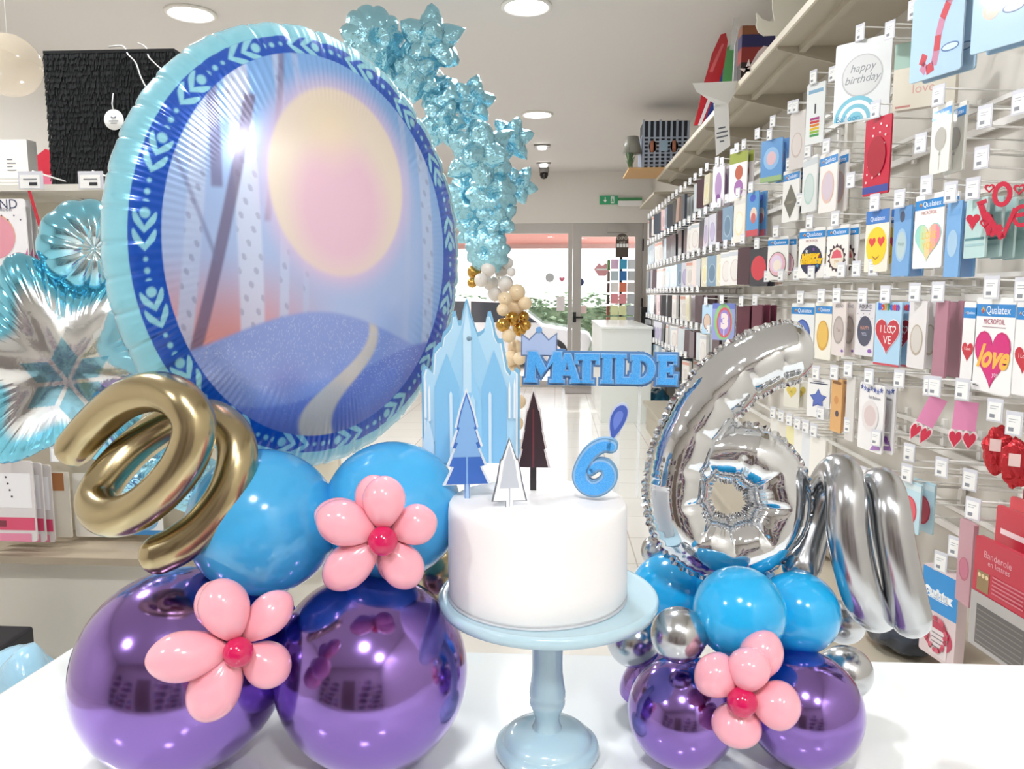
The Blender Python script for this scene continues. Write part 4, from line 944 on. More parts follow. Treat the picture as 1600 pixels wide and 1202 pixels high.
def d_round(mb,w_,h_,y):
    d=D(mb,w_,h_,y); d.t('ROUND',.19,'#2e3860',.5,.93); d.p(rect(.22,.855,.78,.87),'#5a5f78'); d.disc(.5,.47,.40,'#4a4f66',.46); d.t('HAPPY',.16,'#d79a7a',.5,.53); d.t('YOU',.14,'#c7cce0',.5,.41); d.disc(.82,.10,.11,'#8a5ab0',.06)
    for i in range(6): d.disc(.1+.16*i,.80-.08*(i%2),.015,'#6a6f86')
def d_roundpink(mb,w_,h_,y):
    d=D(mb,w_,h_,y); d.t('ROUND',.21,'#2e3860',.5,.92); d.t('Foil Balloon',.095,'#2e3860',.55,.85); d.disc(.45,.47,.36,'#e6ae8e'); d.disc(.45,.455,.35,'#e59aa8'); d.t('It\'s a',.11,'#f6e4e8',.45,.50); d.t('girl',.16,'#f6e4e8',.45,.41); d.disc(.84,.17,.13,'#8a3a7a',.07); d.t('45 cm',.06,'#f0e6f0',.84,.17); d.p([(.88,.02),(1,.0),(1,.3),(.93,.14)],'#c86aa0')
    for i in range(9): d.star(.08+.105*i,.76 if i%2 else .70,.02,'#4a4f6a')
def d_greyoval(mb,w_,h_,y):
    d=D(mb,w_,h_,y); d.t('ROUND',.16,'#5a5f70',.5,.92); d.disc(.5,.48,.40,'#a79f9c',.50); d.disc(.5,.48,.33,'#c0b3ae',.42); d.t('You',.2,'#8a6a5e',.5,.48); d.disc(.84,.10,.09,'#8a5ab0',.05)
def d_bday(mb,w_,h_,y):
    d=D(mb,w_,h_,y); d.disc(.5,.56,.37,'#bfc2c4'); d.disc(.5,.565,.345,'#d9dbdc'); d.t('happy',.19,'#8a8f94',.5,.66,.3); d.t('birthday',.19,'#8a8f94',.5,.52,.3)
    for r_,c_ in ((.40,'#7fc4d8'),(.33,'#f4f6f6'),(.27,'#7fc4d8'),(.20,'#f4f6f6'),(.14,'#7fc4d8')):
        d.p([(.42+r_*math.cos(R(a_)),.02+r_*.75*math.sin(R(a_))) for a_ in range(0,181,12)],c_)
    d.t('Balloon',.15,'#2a86b4',.28,.05)
def d_hooky(mb,w_,h_,y):
    d=D(mb,w_,h_,y)
    pth=[(.30,.30),(.24,.18),(.34,.10),(.48,.14),(.52,.30),(.54,.48),(.60,.66),(.70,.82),(.80,.96)]
    for i in range(len(pth)-1):
        (ax,az),(bx_,bz)=pth[i],pth[i+1]; dx,dz=bx_-ax,bz-az; l=math.hypot(dx,dz); nx,nz=-dz/l*.06,dx/l*.06
        d.mb.face([((x-.5)*w_,-(1-z)*h_) for x,z in ((ax-nx,az-nz),(bx_-nx,bz-nz),(bx_+nx,bz+nz),(ax+nx,az+nz))],d.y,flat(['#c9505a','#c98aa4'][i%2])); 
    d.y-=.00012
    d.disc(.78,.30,.17,'#5f7fae',.07); d.disc(.78,.30,.145,'#d4e4f4',.05)
def d_splash(mb,w_,h_,y):
    d=D(mb,w_,h_,y); d.disc(.35,.55,.16,'#eec9bb'); d.star(.35,.6,.15,'#f0e4e0'); d.disc(.75,.50,.2,'#5f6f96',.09); d.disc(.75,.50,.17,'#c6dcf0',.07)
def d_candle(mb,w_,h_,y):
    d=D(mb,w_,h_,y); d.p(rect(.1,.84,.9,.90),'#8fb7d4'); d.p(rect(.46,.50,.54,.66),'#4a4a50')
    for i,c_ in enumerate(('#4f9a5a','#9ac04a','#e8c23a','#e08a3a','#d0484a','#b04a8a')): d.p(rect(.25,.12+i*.055,.75,.16+i*.055),c_)
def d_diamond(mb,w_,h_,y):
    d=D(mb,w_,h_,y); qheader(d); d.p([(.5,.06),(.9,.38),(.5,.72),(.1,.38)],'#6e6c62'); d.t('cheers',.16,'#a9a48e',.5,.38)
def oval(c1,c2,head=None):
    def f_(mb,w_,h_,y):
        d=D(mb,w_,h_,y)
        if head=='q': qheader(d)
        elif head: d.p(rect(0,.84,1,.95),head)
        d.disc(.5,.42,.36,c1,.46); d.disc(.5,.43,.30,c2,.40)
    return f_
def d_redpack(mb,w_,h_,y):
    d=D(mb,w_,h_,y); d.p(rect(0,.03,1,.12),'#3b4a9a')
    for i in range(22): d.disc(.12+.76*((i*37)%23)/23,.18+.75*((i*53)%29)/29,.03,'#f2dada')
    d.disc(.5,.5,.36,'#a80f2c',.5)
def d_reddisc(mb,w_,h_,y):
    d=D(mb,w_,h_,y); d.disc(.5,.48,.42,'#d03a48')
def d_balloonpic(c_):
    def f_(mb,w_,h_,y):
        d=D(mb,w_,h_,y); qheader(d); d.disc(.5,.50,.30,c_,.32); d.p([(.44,.26),(.56,.26),(.5,.34)],c_); d.p([(.49,.05),(.51,.05),(.505,.26),(.495,.26)],'#8a8a7a')
    return f_
def d_starpic(mb,w_,h_,y):
    d=D(mb,w_,h_,y); d.p(rect(.1,.86,.9,.89),'#4a4f66'); d.p(rect(.25,.91,.75,.93),'#8a8fa0'); d.star(.5,.48,.40,'#3c4c94',5,.55); d.star(.5,.485,.35,'#5f74c0',5,.55); d.p([(.46,.14),(.54,.14),(.5,.26)],'#5f74c0')
def d_heartpic(mb,w_,h_,y):
    d=D(mb,w_,h_,y); d.heart(.5,.62,.66,'#d9c25a'); d.t('Mr',.2,'#8a7a3a',.5,.62)
def d_orange(mb,w_,h_,y):
    d=D(mb,w_,h_,y); d.disc(.5,.6,.2,'#c98a4a'); d.disc(.62,.35,.16,'#4a3a4a'); d.p(rect(.1,.9,.9,.95),'#8a5a2a')
def d_purpleedge(mb,w_,h_,y):
    d=D(mb,w_,h_,y)
    for i in range(7): d.star(.1+.13*i,.93-.015*(i%3),.08,['#4a5aa0','#7a86c0'][i%2])
    d.t('Foil Balloon',.10,'#5a5a70',.62,.80); d.disc(.48,.52,.34,'#e3dcdc',.36); d.disc(.48,.52,.24,'#d6c4c4'); d.p([(.55,.02),(.95,.06),(.85,.20),(.7,.14)],'#a97ac4'); d.disc(.72,.2,.08,'#8a4ab0')
def d_three(mb,w_,h_,y):
    d=D(mb,w_,h_,y); d.p(rect(.0,.85,1,1),'#6a7ac4'); d.disc(.5,.5,.42,'#8fc48a',.6); d.disc(.55,.48,.34,'#d85a6a',.5); d.disc(.55,.48,.27,'#9a8ad0',.42); d.t('3',.62,'#f4e4e4',.56,.50,bold=.01)
def d_topper(mb,w_,h_,y):
    d=D(mb,w_,h_,y); d.heart(.36,.60,.5,'#c84052'); d.p(rect(.05,.30,.95,.34),'#5a8a90'); d.p(rect(.05,.20,.95,.24),'#a0c4c8'); d.t('LOVE',.16,'#f2dada',.36,.60)
def d_flamp(mb,w_,h_,y):
    d=D(mb,w_,h_,y); d.p(rect(0,.78,1,1),'#9aa54a'); d.disc(.55,.58,.22,'#b8604a',.25); d.disc(.55,.25,.25,'#a06aa8',.3)
def d_flamp2(mb,w_,h_,y):
    d=D(mb,w_,h_,y); d.disc(.5,.5,.30,'#a888b4',.6); d.disc(.5,.2,.2,'#7a4a8a')
def d_pig(mb,w_,h_,y):
    d=D(mb,w_,h_,y); d.disc(.5,.55,.36,'#9cc6ee'); d.disc(.5,.55,.22,'#e8c4cc'); d.p(rect(0,0,1,.12),'#a6c28a')
def d_bluecap(mb,w_,h_,y):
    d=D(mb,w_,h_,y); d.disc(.5,.86,.24,'#3a5ac0',.14); d.disc(.6,.48,.28,'#e8d4c4'); d.disc(.6,.40,.2,'#c86a6a'); d.p(rect(0,0,1,.14),'#c8505a')
def d_band(mb,w_,h_,y):
    d=D(mb,w_,h_,y); d.t('Banderole',.12,'#d9a6ae',.42,.86); d.t('en lettres',.10,'#d9a6ae',.45,.795); d.p(rect(.08,.52,.30,.70),'#8a7048')
    for i in range(3): d.disc(.12+.07*i,.66,.028,'#dcc49a')
    for i in range(5): d.p(rect(.36,.69-i*.035,.90,.705-i*.035),'#c86a78')
    d.p(rect(0,0,1,.50),'#a9a4a2'); d.p(rect(.12,.04,.98,.40),'#5a5654')
    for i in range(7): d.p(rect(.14,.06+i*.048,.94,.072+i*.048),'#7a7470')
def d_qbag(mb,w_,h_,y):
    d=D(mb,w_,h_,y); d.p(rect(0,.52,1,.98),'#1b8bd2'); d.t('Qualatex',.20,'#f2f6fa',.45,.72,bold=.004); d.p(rect(.2,.655,.75,.665),'#d6e6f4')
    d.disc(.5,.26,.44,'#b83050',.30); d.p(rect(.30,.04,.80,.34),'#e3d6d8')
    for i in range(4): d.p(rect(.36,.28-i*.05,.72,.295-i*.05),'#8a8088')
    for i in range(26): 
        a_=i*2.4; d.disc(.5+.38*math.cos(a_)*(.6+.4*((i*7)%5)/5),.28+.18*math.sin(a_),.05,['#c8405c','#a82844','#d85a72'][i%3])

PLANEX=1.1
def pack_frame(pxm,ytop,ybot,wpx,asp,X=PLANEX,maxpsi=75):
    P=onx(pxm,ytop,X); d=depth(P); h_=(ybot-ytop)*d/F
    best=None
    for psi in range(0,maxpsi+1,3):
        al=R(-90+psi); r_=Vector((math.cos(al),math.sin(al),0)); Q=P+r_*.02
        dpx=F*((Q-CAM).dot(RT)/depth(Q)-(P-CAM).dot(RT)/d); w_=wpx/max(dpx/.02,1e-3)
        if best is None or abs(w_/h_-asp)<abs(best[0]/h_-asp): best=(w_,psi)
    w_,psi=best; w_=min(max(w_,.3*h_),1.3*h_)
    return P,w_,h_,Matrix.Translation(P)@Matrix.Rotation(R(-90+psi),4,'Z')
heroes=[
 (1306,1395,62,185,.72,'#e6eaec',d_bday,'clear packet with silver happy birthday balloon print and blue arcs, near top shelf',0),
 (1427,1510,-14,115,.72,'#b6d3ea',d_hooky,'pale blue packet with red hooked letter balloon, upper right corner region',1),
 (1522,1612,-40,70,.8,'#b0cfe8',d_splash,'pale blue packet cut off at the top right corner of the picture',1),
 (1262,1291,130,222,.40,'#eef2f2',d_candle,'narrow white packet with rainbow striped candle below the top shelf',0),
 (1236,1260,175,262,.5,'#d6d0cc',oval('#c4b4ae','#d9cfca'),'pale beige packet left of the rainbow candle packet',1),
 (1190,1224,218,282,.75,'#6fa3dc',d_pig,'sky blue packet with round pink picture on the upper wall',2),
 (1225,1251,265,345,.62,'#f0f0ec',d_diamond,'white blue headed packet with dark diamond balloon picture',1),
 (1256,1279,245,330,.6,'#eceeee',oval('#b9d6cf','#d0e0de','#cfd6da'),'white packet with pale green oval balloon picture',1),
 (1283,1311,238,330,.6,'#f2eeea',oval('#e8c4b4','#d8c8d4','q'),'white packet with peach oval balloon, blue header',1),
 (1354,1395,183,302,.5,'#c3173a',d_redpack,'tall red dotted packet with blue strip at its foot',0),
 (1459,1490,163,268,.55,'#eeece4',d_balloonpic('#b9b4ac'),'white packet with grey round balloon on a string, blue header',1),
 (1115,1133,258,322,.55,'#e6dfe6',d_flamp2,'white and mauve packet at the far upper row',2),
 (1141,1169,238,312,.6,'#eee8e8',d_flamp,'packet with olive header and red haired doll like spot pattern',1),
 (1148,1166,308,378,.6,'#ece6dc',oval('#efe0b0','#f0ece0','#ddd8d2'),'whitish packet left of the bright blue one, third row',1),
 (1168,1187,300,368,.6,'#5a9ad0',d_bluecap,'bright blue packet with red foot and small round face blot',1),
 (1173,1201,388,447,.75,'#3a3a42',d_reddisc,'dark packet with plain red disc balloon',1),
 (1201,1233,370,437,.68,'#f2f0ec',d_pastel,'white blue headed packet with pastel disc balloon in dark ring',1),
 (1250,1291,356,434,.70,'#f4f2ee',d_comic,'white packet with comic style happy birthday disc balloon',1),
 (1294,1328,352,431,.66,'#f0eeea',d_flowerdisc,'white packet with brown scalloped disc and pink dome',1),
 (1355,1392,328,424,.60,'#eee8d8',d_face,'packet with yellow heart eyed smiley balloon and blue header',2),
 (1399,1427,323,431,.55,'#6fa6dc',d_blueoval,'narrow sky blue packet with grey oval, beside the smiley packet',1),
 (1432,1479,303,418,.62,'#f4f2f0',d_loveyou,'white packet with pastel rainbow heart reading love you',2),
 (1482,1506,315,432,.4,'#79aee2',d_blueplain,'plain sky blue packet behind the pastel heart packet',1),
 (1238,1274,474,560,.62,'#eef0f0',oval('#3c5aa8','#5a78c4','q'),'blue headed packet with dark blue disc, above the silver number',1),
 (1276,1302,472,562,.58,'#f0ece0',oval('#d9a53c','#e6bc5c','q'),'blue headed packet with golden disc, above the silver number tip',1),
 (1303,1324,472,556,.50,'#e6dcd8',d_greyoval,'narrow beige packet with grey brown oval balloon',1),
 (1340,1369,474,556,.62,'#e3e0e4',d_round,'white packet with dark round balloon and copper lettering',0),
 (1370,1411,472,572,.66,'#aed3ec',d_iloveu,'pale blue packet with big red heart balloon in white letters',2),
 (1423,1451,470,576,.5,'#e6e2e2',oval('#b8aa98','#d2ccc6'),'curled white packet with bronze balloon right of the red heart packet',1),
 (1464,1484,470,590,.35,'#b07a8c',None,'narrow dusty pink striped packet right of curled white one',1),
 (1527,1590,465,615,.72,'#f6f5f4',d_love,'white packet with magenta heart balloon and golden love lettering',0),
 (1512,1526,472,598,.4,'#f2f0f0',d_redheart,'white packet peeking out behind the magenta heart packet, left side',0),
 (1592,1625,470,620,.6,'#f4f2f2',d_redheart,'white packet with red heart at the right edge of picture',0),
 (1512,1546,310,402,.6,'#bcd8d6',d_topper,'pale teal packet with small red heart behind the red love cut-out',3),
 (1114,1149,474,532,.8,'#9aa2d8',d_three,'multicoloured packet with a number three balloon',0),
 (1098,1114,476,522,.6,'#b9d9f0',oval('#a8705a','#d8c0b0'),'light blue packet left of the number three packet',0),
 (1152,1172,478,538,.5,'#5a2436',None,'dark maroon packet right of the number three packet',2),
 (1176,1192,476,540,.5,'#6a2a40',None,'second dark maroon packet, farther right of the number three packet',2),
 (1226,1250,598,637,.8,'#e6e2d6',d_heartpic,'pale packet with gold heart balloon under the silver number tip',1),
 (1263,1298,592,653,.68,'#f2f2f0',d_starpic,'white packet with blue star balloon picture',0),
 (1301,1318,592,676,.4,'#dba86a',d_orange,'orange packet with dark dots right of the blue star packet',1),
 (1325,1338,588,690,.3,'#d9d6d2',None,'plain pale grey packet, edge on, below the silver number tip',2),
 (1345,1384,600,706,.66,'#eeecec',d_purpleedge,'white packet with violet butterfly corner print on lower row',1),
 (1346,1360,752,822,.55,'#f0e6ea',oval('#c81e6e','#d63a84','#e8eef2'),'packet with magenta disc seen between the silver spiral loops',0),
 (1408,1441,752,832,.6,'#bcdbe6',oval('#c8384c','#d85a68','#d4e6ea'),'pale blue packet with red disc right of the silver spiral',1),
 (1450,1506,892,1036,.55,'#d9c6c8',d_qbag,'blue headed bag of red round balloons behind the counter',0),
]
for i,(xa,xb,ya,yb,asp,colr,dr_,lb,nb) in enumerate(heroes):
    bag = dr_ is d_qbag
    P,w_,h_,M=pack_frame((xa+xb)/2,ya,yb,xb-xa,asp)
    packet('balloon_packet',lb,M,w_,h_,colr,dr_,.03 if bag else .006)
    if not(ya>455 and 1512<=xa<1527):
        hook(P.x+HL-.012,P.y,P.z-.018,'wire hook carrying the '+' '.join(lb.split()[:9]))
    for j in range(nb):
        Q=Matrix.Translation((.035*(j+1)+.004*(i%3),.006*((i+j)%3-1),-.002*j))@M
        packet('balloon_packet','packet %s behind the %s'%(['right','second','third'][j],' '.join(lb.split()[:11])),Q,w_,h_,colr,dr_ if j==0 else None)
# pale card box lying behind the happy birthday packet
P=onx(1450,62,1.22); M=Matrix.Translation(P)@Matrix.Rotation(R(-40),4,'Z'); h_=103*depth(P)/F
def d_cbox(mb,w_,h_,y):
    d=D(mb,w_,h_,y); d.p(rect(0,.62,1,1),'#a9c8bc'); d.p(rect(0,.0,1,.62),'#e3dccc'); d.t('love',.22,'#d9a79c',.5,.28); d.p(rect(.05,.03,.3,.06),'#c98a80')
packet('card_box','flat cream and green card box hanging behind the pale blue packet',M,.19,h_,'#ded6c6',d_cbox,.035,'box')
hook(P.x+.23,P.y,P.z-.01,'wire hook carrying the flat cream card box')
# red love cut-out
def mpp(P,al):
    r_=Vector((math.cos(R(al)),math.sin(R(al)),0)); Q=P+r_*.02
    return .02/(F*((Q-CAM).dot(RT)/depth(Q)-(P-CAM).dot(RT)/depth(P)))
Pl=onx(1512,330,1.06); Ml=Matrix.Translation(Pl)@Matrix.Rotation(R(-40),4,'Z'); kl=depth(Pl)/F
RED=mat('red felt','#cf2a45',.6)
lv=tag(empty('love_cutout',M=Ml),'red word cut-out reading love with hearts, hanging at the right edge','decoration')
sx=mpp(Pl,-40)
L_=lambda q_:[((x-1512)*sx,(330-y)*kl) for x,y in q_]
def bar(a_,b_,wd):
    a_=Vector(a_);b_=Vector(b_);t=(b_-a_).normalized();n=Vector((-t.y,t.x))*wd; return [tuple(a_-n),tuple(b_-n),tuple(b_+n),tuple(a_+n)]
mb=MB()
for q_ in (bar((1532,322),(1549,368),4.5),bar((1549,368),(1566,356),5),bar((1526,320),(1540,316),3)): mb.prism(L_(q_),0,.006,RED)
mb.build('letter_l',lv)
def ringp(mb,cx,cy,rx,ry,wd,m,a0=0,a1=360,dy=0):
    n=20
    for i in range(n):
        t0=R(a0+(a1-a0)*i/n);t1=R(a0+(a1-a0)*(i+1)/n)
        q_=[(cx+rx*math.cos(t0),cy-ry*math.sin(t0)),(cx+rx*math.cos(t1),cy-ry*math.sin(t1)),(cx+(rx-wd)*math.cos(t1),cy-(ry-wd)*math.sin(t1)),(cx+(rx-wd)*math.cos(t0),cy-(ry-wd)*math.sin(t0))]
        mb.prism(L_(q_),dy,dy+.006,m)
mb=MB(); ringp(mb,1563,308,15,19,7,RED); mb.build('letter_o',lv)
mb=MB()
for q_ in (bar((1540,335),(1568,374),4.5),bar((1568,374),(1584,330),3)): mb.prism(L_(q_),-.001,.005,RED)
mb.build('letter_v',lv)
mb=MB(); ringp(mb,1594,342,14,17,6,RED,0,300); mb.prism(L_(bar((1582,342),(1607,338),3)),0,.006,RED); mb.build('letter_e',lv)
for cx,cy,s_ in ((1543,298,15),(1588,303,18),(1540,351,16),(1521,345,22)):
    hpt=heart(0,0,1); mb=MB(); o_=[(cx+x*s_,cy-z*s_) for x,z in hpt]; i_=[(cx+x*s_*.62,cy-z*s_*.62) for x,z in hpt]; n=len(o_)
    if cx==1521: mb.prism(L_(o_),0,.005,RED)
    else:
        for i in range(n): mb.prism(L_([o_[i],o_[(i+1)%n],i_[(i+1)%n],i_[i]]),0,.006,RED)
    mb.build('heart_shape',lv)
hook(XR,Pl.y+.02,Pl.z+.095,'wire hook carrying the red love cut-out')
# heart glasses on pink cards
for (px,pyt,ww,hh,sg,lb) in ((1467,622,38,88,1,'heart shaped party glasses on pink card, the tilted pair left of the other'),(1511,628,42,84,-1,'heart shaped party glasses on pink card, right pair beside price tags')):
    P=onx(px,pyt,1.08); k=depth(P)/F; M=Matrix.Translation(P)@Matrix.Rotation(R(-30),4,'Z')@Matrix.Rotation(R(22 if sg>0 else 3),4,'Y')
    W2=ww*mpp(P,-30)*(1.0 if sg<0 else .85); g=tag(empty('heart_glasses',M=M),lb,'party glasses','heart glasses')
    MB().prism(rect(-W2*.45,-hh*k*.54,W2*.45,0),0,.003,flat('#e48fb8')).build('pink_card',g)
    for s_ in (-1,1):
        hs=lambda f:[(s_*W2*.27+x*W2*.60*f, -hh*k*.72+z*36*k*f) for x,z in heart(0,0,1)]
        e=MB().prism(hs(1.0),-.004,.004,flat('#f2e6e8')).build('heart_frame',g)
        MB().prism(hs(.80),-.006,-.004,flat('#d0344e')).build('heart_lens',e)
    hook(P.x+HL-.01,P.y,P.z-.01,'wire hook carrying the '+lb[:60])
# crumpled red foil bags
REDF=mat('crumpled red foil','#c03038',.22,metal=.6,bump=(40,.6,.01))
for (px,pyt,lb) in ((1562,668,'small bag of shiny red decorations right of the heart glasses'),(1592,690,'bag of coppery red decorations at the right edge below price tags')):
    P=onx(px,pyt,1.1); k=depth(P)/F; bm=bmesh.new(); bmesh.ops.create_uvsphere(bm,u_segments=24,v_segments=16,radius=1)
    for v in bm.verts:
        n_=noise.noise(v.co*2.3+Vector((px,0,0))); v.co*=1+.35*n_
        v.co.x*=22*k; v.co.y*=10*k; v.co.z=v.co.z*36*k-36*k
    me=bpy.data.meshes.new('foil_bag'); bm.to_mesh(me); bm.free(); me.materials.append(REDF); o=bpy.data.objects.new('foil_bag',me); COL.objects.link(o); o.matrix_world=Matrix.Translation(P)@Matrix.Rotation(R(-40),4,'Z'); tag(o,lb,'bag')
    MB().prism([(-.012,-.055),(.012,-.055),(.012,-.025),(-.012,-.025)],-.035,-.033,flat('#e6c8c4')).build('bag_label',o)
    hook(P.x+HL-.01,P.y,P.z+.0,'wire hook carrying the '+lb[:58])
# red banner bags bottom right
P,w_,h_,M=pack_frame(1572,855,1040,92,.72,1.02)
packet('banner_bag','red headed clear bag with letter banner at the lower right edge',M,w_,h_,'#b81f3a',d_band,.012,'bag')
for j,(c_,lb) in enumerate((('#c0263c','red folded banner bag right behind the letter banner bag'),('#d23a48','bright red banner bag, second behind the letter banner bag'),('#a81c30','dark red banner bag, last of those behind the letter banner bag'))):
    Q=Matrix.Translation((.05*(j+1),.02+.035*j,.07+.012*j))@M
    packet('banner_bag',lb,Q,w_*.95,h_*.62,c_,lambda mb,a_,b_,y_:D(mb,a_,b_,y_).p(rect(.1,.6,.8,.68),'#f0d4d8'),.008,'bag')
P2,w2,h2,M2=pack_frame(1515,815,948,22,.45,1.06); packet('banner_bag','clear bag with dark pink content, edge on, left of the red banner bags',M2,w2,h2,'#b88a94',oval('#a8506a','#b8607a'),.012,'bag')
hook(XR-.02,P.y,P.z+.05,'wire hook carrying the letter banner bag'); hook(XR-.03,P2.y,P2.z-.01,'wire hook left of the red banner bags carrying the pinkish bag')

# far rows of packets
variants=[('#2f3642','dark slate',None),('#a9bfcc','pale blue grey',oval('#d4dfe4','#c0ced6')),('#eceae6','white',oval('#d9ccc8','#e6e2de','#c9ced4')),('#d8b6b6','dusty pink',oval('#e9d4d0','#c9a6a8')),('#472a36','dark plum',None),('#d3d2de','pale lilac',oval('#9a90b8','#b8b0d0')),('#dcd6bc','pale straw',oval('#efe9d2','#e2d9aa')),('#26272e','black',None),('#e2dfdb','pearl',oval('#efece8','#d8d2cc','#d9a090')),('#7f9ab2','steel blue',oval('#a4b8c6','#6a869e')),('#b89a8c','rosy brown',None),('#cfd9dd','icy grey',None),('#3c4654','dark blue grey',None)]
VM=[]
for c_,nm_,dr_ in variants:
    b_=MB(); body(b_,.15,.215,.022,flat(c_,.3,.3)); me=b_.mesh('balloon_packet'); pm=None
    if dr_:
        p_=MB(); dr_(p_,.15,.215,-.011); pm=p_.mesh('packet_print')
    VM.append((me,pm,nm_))
ordn=lambda n:'%d%s'%(n,'th' if 10<=n%100<=20 else {1:'st',2:'nd',3:'rd'}.get(n%10,'th'))
rows=[(2.33,'top row'),(2.02,'second row'),(1.73,'third row'),(1.45,'fourth row'),(1.16,'fifth row'),(.90,'sixth row')]
rnd=random.Random(11)
def far_pack(v,x,y,z,rz,label,grp):
    me,pm,nm_=VM[v]; o=bpy.data.objects.new('balloon_packet',me); COL.objects.link(o); o.location=(x,y,z); o.rotation_euler=(rnd.uniform(-.03,.03),0,rz); tag(o,label,'balloon packet',grp)
    if pm:
        c=bpy.data.objects.new('packet_print',pm); COL.objects.link(c); c.parent=o
total=0
for ri,(z,rn) in enumerate(rows):
    ys=[9.35-.235*i for i in range(25)]
    for i,y in enumerate(ys):
        px=800+F*(Vector((1.1,y,z))-CAM).dot(RT)/depth(Vector((1.1,y,z))); 
        lim={0:1112,1:1138,2:1165,3:1095,4:1130,5:1100}[ri]
        if px>lim: continue
        if ri==5 and y<6.5: continue
        h_o=ordn(i+1)
        hook(XR,y,z,'tagged wire hook, %s from the door in the %s'%(h_o,rn))
        if rnd.random()<(.25 if ri==0 and i>6 else .07): continue
        if i%3==0 or rnd.random()<.35: base_v=rnd.randrange(len(VM))
        n_=rnd.choice((2,3,3)) if ri<5 else 2
        for j in range(n_):
            v=base_v if rnd.random()<.7 else rnd.randrange(len(VM))
            pos_w=['front','second','third'][j]
            far_pack(v,1.11+.085*j+rnd.uniform(0,.02),y+rnd.uniform(-.012,.012),z-.008,R(-90+rnd.uniform(0,20)),'%s packet, %s on the %s hook from the door, %s'%(VM[v][2],pos_w,h_o,rn),'balloon packets on the far rows'); total+=1
print('far packs',total)
# bare and tag-only hooks of the nearer wall
k_=0
for z,rn,yy in ((2.28,'just under the top shelf',(5.3,5.0,4.7,4.4,4.1,3.8,3.5,3.25,2.55,2.35)),(1.86,'on the second row near the red dotted packet',(2.45,2.1,1.95)),(1.83,'above the smiley and pastel heart packets',(3.0,3.3,3.6)),(1.50,'in the tag row above the heart packets',(2.75,2.9,3.05,3.2,3.4,3.6,3.85,4.1)),(1.14,'in the bare row above the heart glasses',(2.3,2.5,3.4,3.7,4.0)),(.92,'in the bare row left of the heart glasses',(3.2,2.9,2.65,2.4,2.2,2.05)),(.72,'above the blue headed balloon bag',(2.75,2.5,2.1))):
    for i,y in enumerate(yy):
        hook(XR,y,z,'empty hook %s, %s from door'%(rn,ordn(i+1)),group='empty wire hooks on the nearer wall')
# white packet stack seen edge-on below the number tip
for j in range(6):
    P=onx(1215+j*13,655+j*6,1.12); packet('balloon_packet','%s white packet of the edge-on stack behind the silver number bowl'%ordn(j+1),Matrix.Translation(P)@Matrix.Rotation(R(-70),4,'Z'),.10,.19,['#f0eee8','#e9e4da','#eee6b0','#f0eee8','#e3e6ea','#f2efe8'][j],None,.012,group='edge-on packet stack')
    hook(XR,P.y,P.z-.01,'wire hook carrying the %s white packet of the edge-on stack'%ordn(j+1))
# goods lying on the low base shelf behind the counter
bs=tag(empty('base_shelf',loc=(XR,0,.0)),'low greige base shelf along the packet wall','shelf')
MB().box((-.5,1.3,.28),(0,8.3,.31),SHM).build('shelf_board',bs); MB().box((-.46,1.3,0),(-.44,8.3,.28),SHM).build('shelf_front',bs)
def lump(name,label,px,py,X,rx,ry,rz,c_,cat='bag',zbase=.31,seed=0):
    P=onx(px,py,X); k=depth(P)/F; bm=bmesh.new(); bmesh.ops.create_icosphere(bm,subdivisions=4,radius=1)
    for v in bm.verts:
        v.co*=1+.28*noise.noise(v.co*2+Vector((seed,px,0))); v.co.x*=rx;v.co.y*=ry;v.co.z*=rz
    me=bpy.data.meshes.new(name); bm.to_mesh(me); bm.free(); me.materials.append(mat('bag '+c_,c_,.25,coat=.4,bump=(25,.4,.01))); me.polygons.foreach_set('use_smooth',[True]*len(me.polygons))
    o=bpy.data.objects.new(name,me); COL.objects.link(o); o.location=(P.x,P.y,max(zbase+rz*.95,P.z) if abs(P.z-zbase)>.6 else zbase+rz*.95); return tag(o,label,cat)
lump('plastic_bag','orange plastic bag on the low shelf behind the counter',1365,1005,1.15,.09,.16,.07,'#d98a58',seed=1)
lump('plastic_bag','dark plastic bag on the low shelf right of the orange one',1405,1010,1.12,.10,.12,.07,'#2c3442',seed=2)
lump('plastic_bag','silver foil bag behind the dark one on the low shelf',1345,985,1.2,.08,.12,.09,'#8f9094',seed=3)
lump('plastic_bag','red plastic bag on the low shelf under balloon bag',1440,1005,1.2,.10,.13,.11,'#a8283a',seed=4)
lump('plastic_bag','pale patterned plastic bag behind the silver spiral',1290,890,1.2,.10,.15,.13,'#cfc6b6',seed=5)
lump('plush_toy','blue soft toy on the floor beside the white desk',1026,642,1.25,.13,.25,.15,'#3f9ac8','toy',.02,seed=6)
lump('plush_toy','yellow soft toy on the floor before the blue one',1034,672,1.15,.12,.2,.09,'#e0cf8a','toy',.02,seed=7)

# ------------------------------------------------------------------ left display panel
GY=2.75; GT=1.80
gd=tag(empty('display_gondola',loc=(-1.6,GY,0)),'cream display panel with hooks behind the left end of the counter','display')
GP=mat('cream panel','#ddd5c2',.5)
MB().box((-1.2,0,.55),(.80,.04,GT),GP).build('back_panel',gd); MB().box((-1.2,-.30,.53),(.80,.0,.555),mat('brown shelf edge','#a89a86',.5)).build('bottom_shelf',gd)
MB().box((-1.2,-.18,.0),(.80,.04,.53),mat('white base panel','#e6e1d6',.45)).build('base_panel',gd); MB().box((-1.2,-.32,GT-.02),(.80,.25,GT),CREAM).build('top_shelf',gd)
for z in (1.62,1.25,.95): MB().box((-1.2,-.035,z-.015),(.80,-.02,z+.015),CREAM).build('cross_rail',gd)
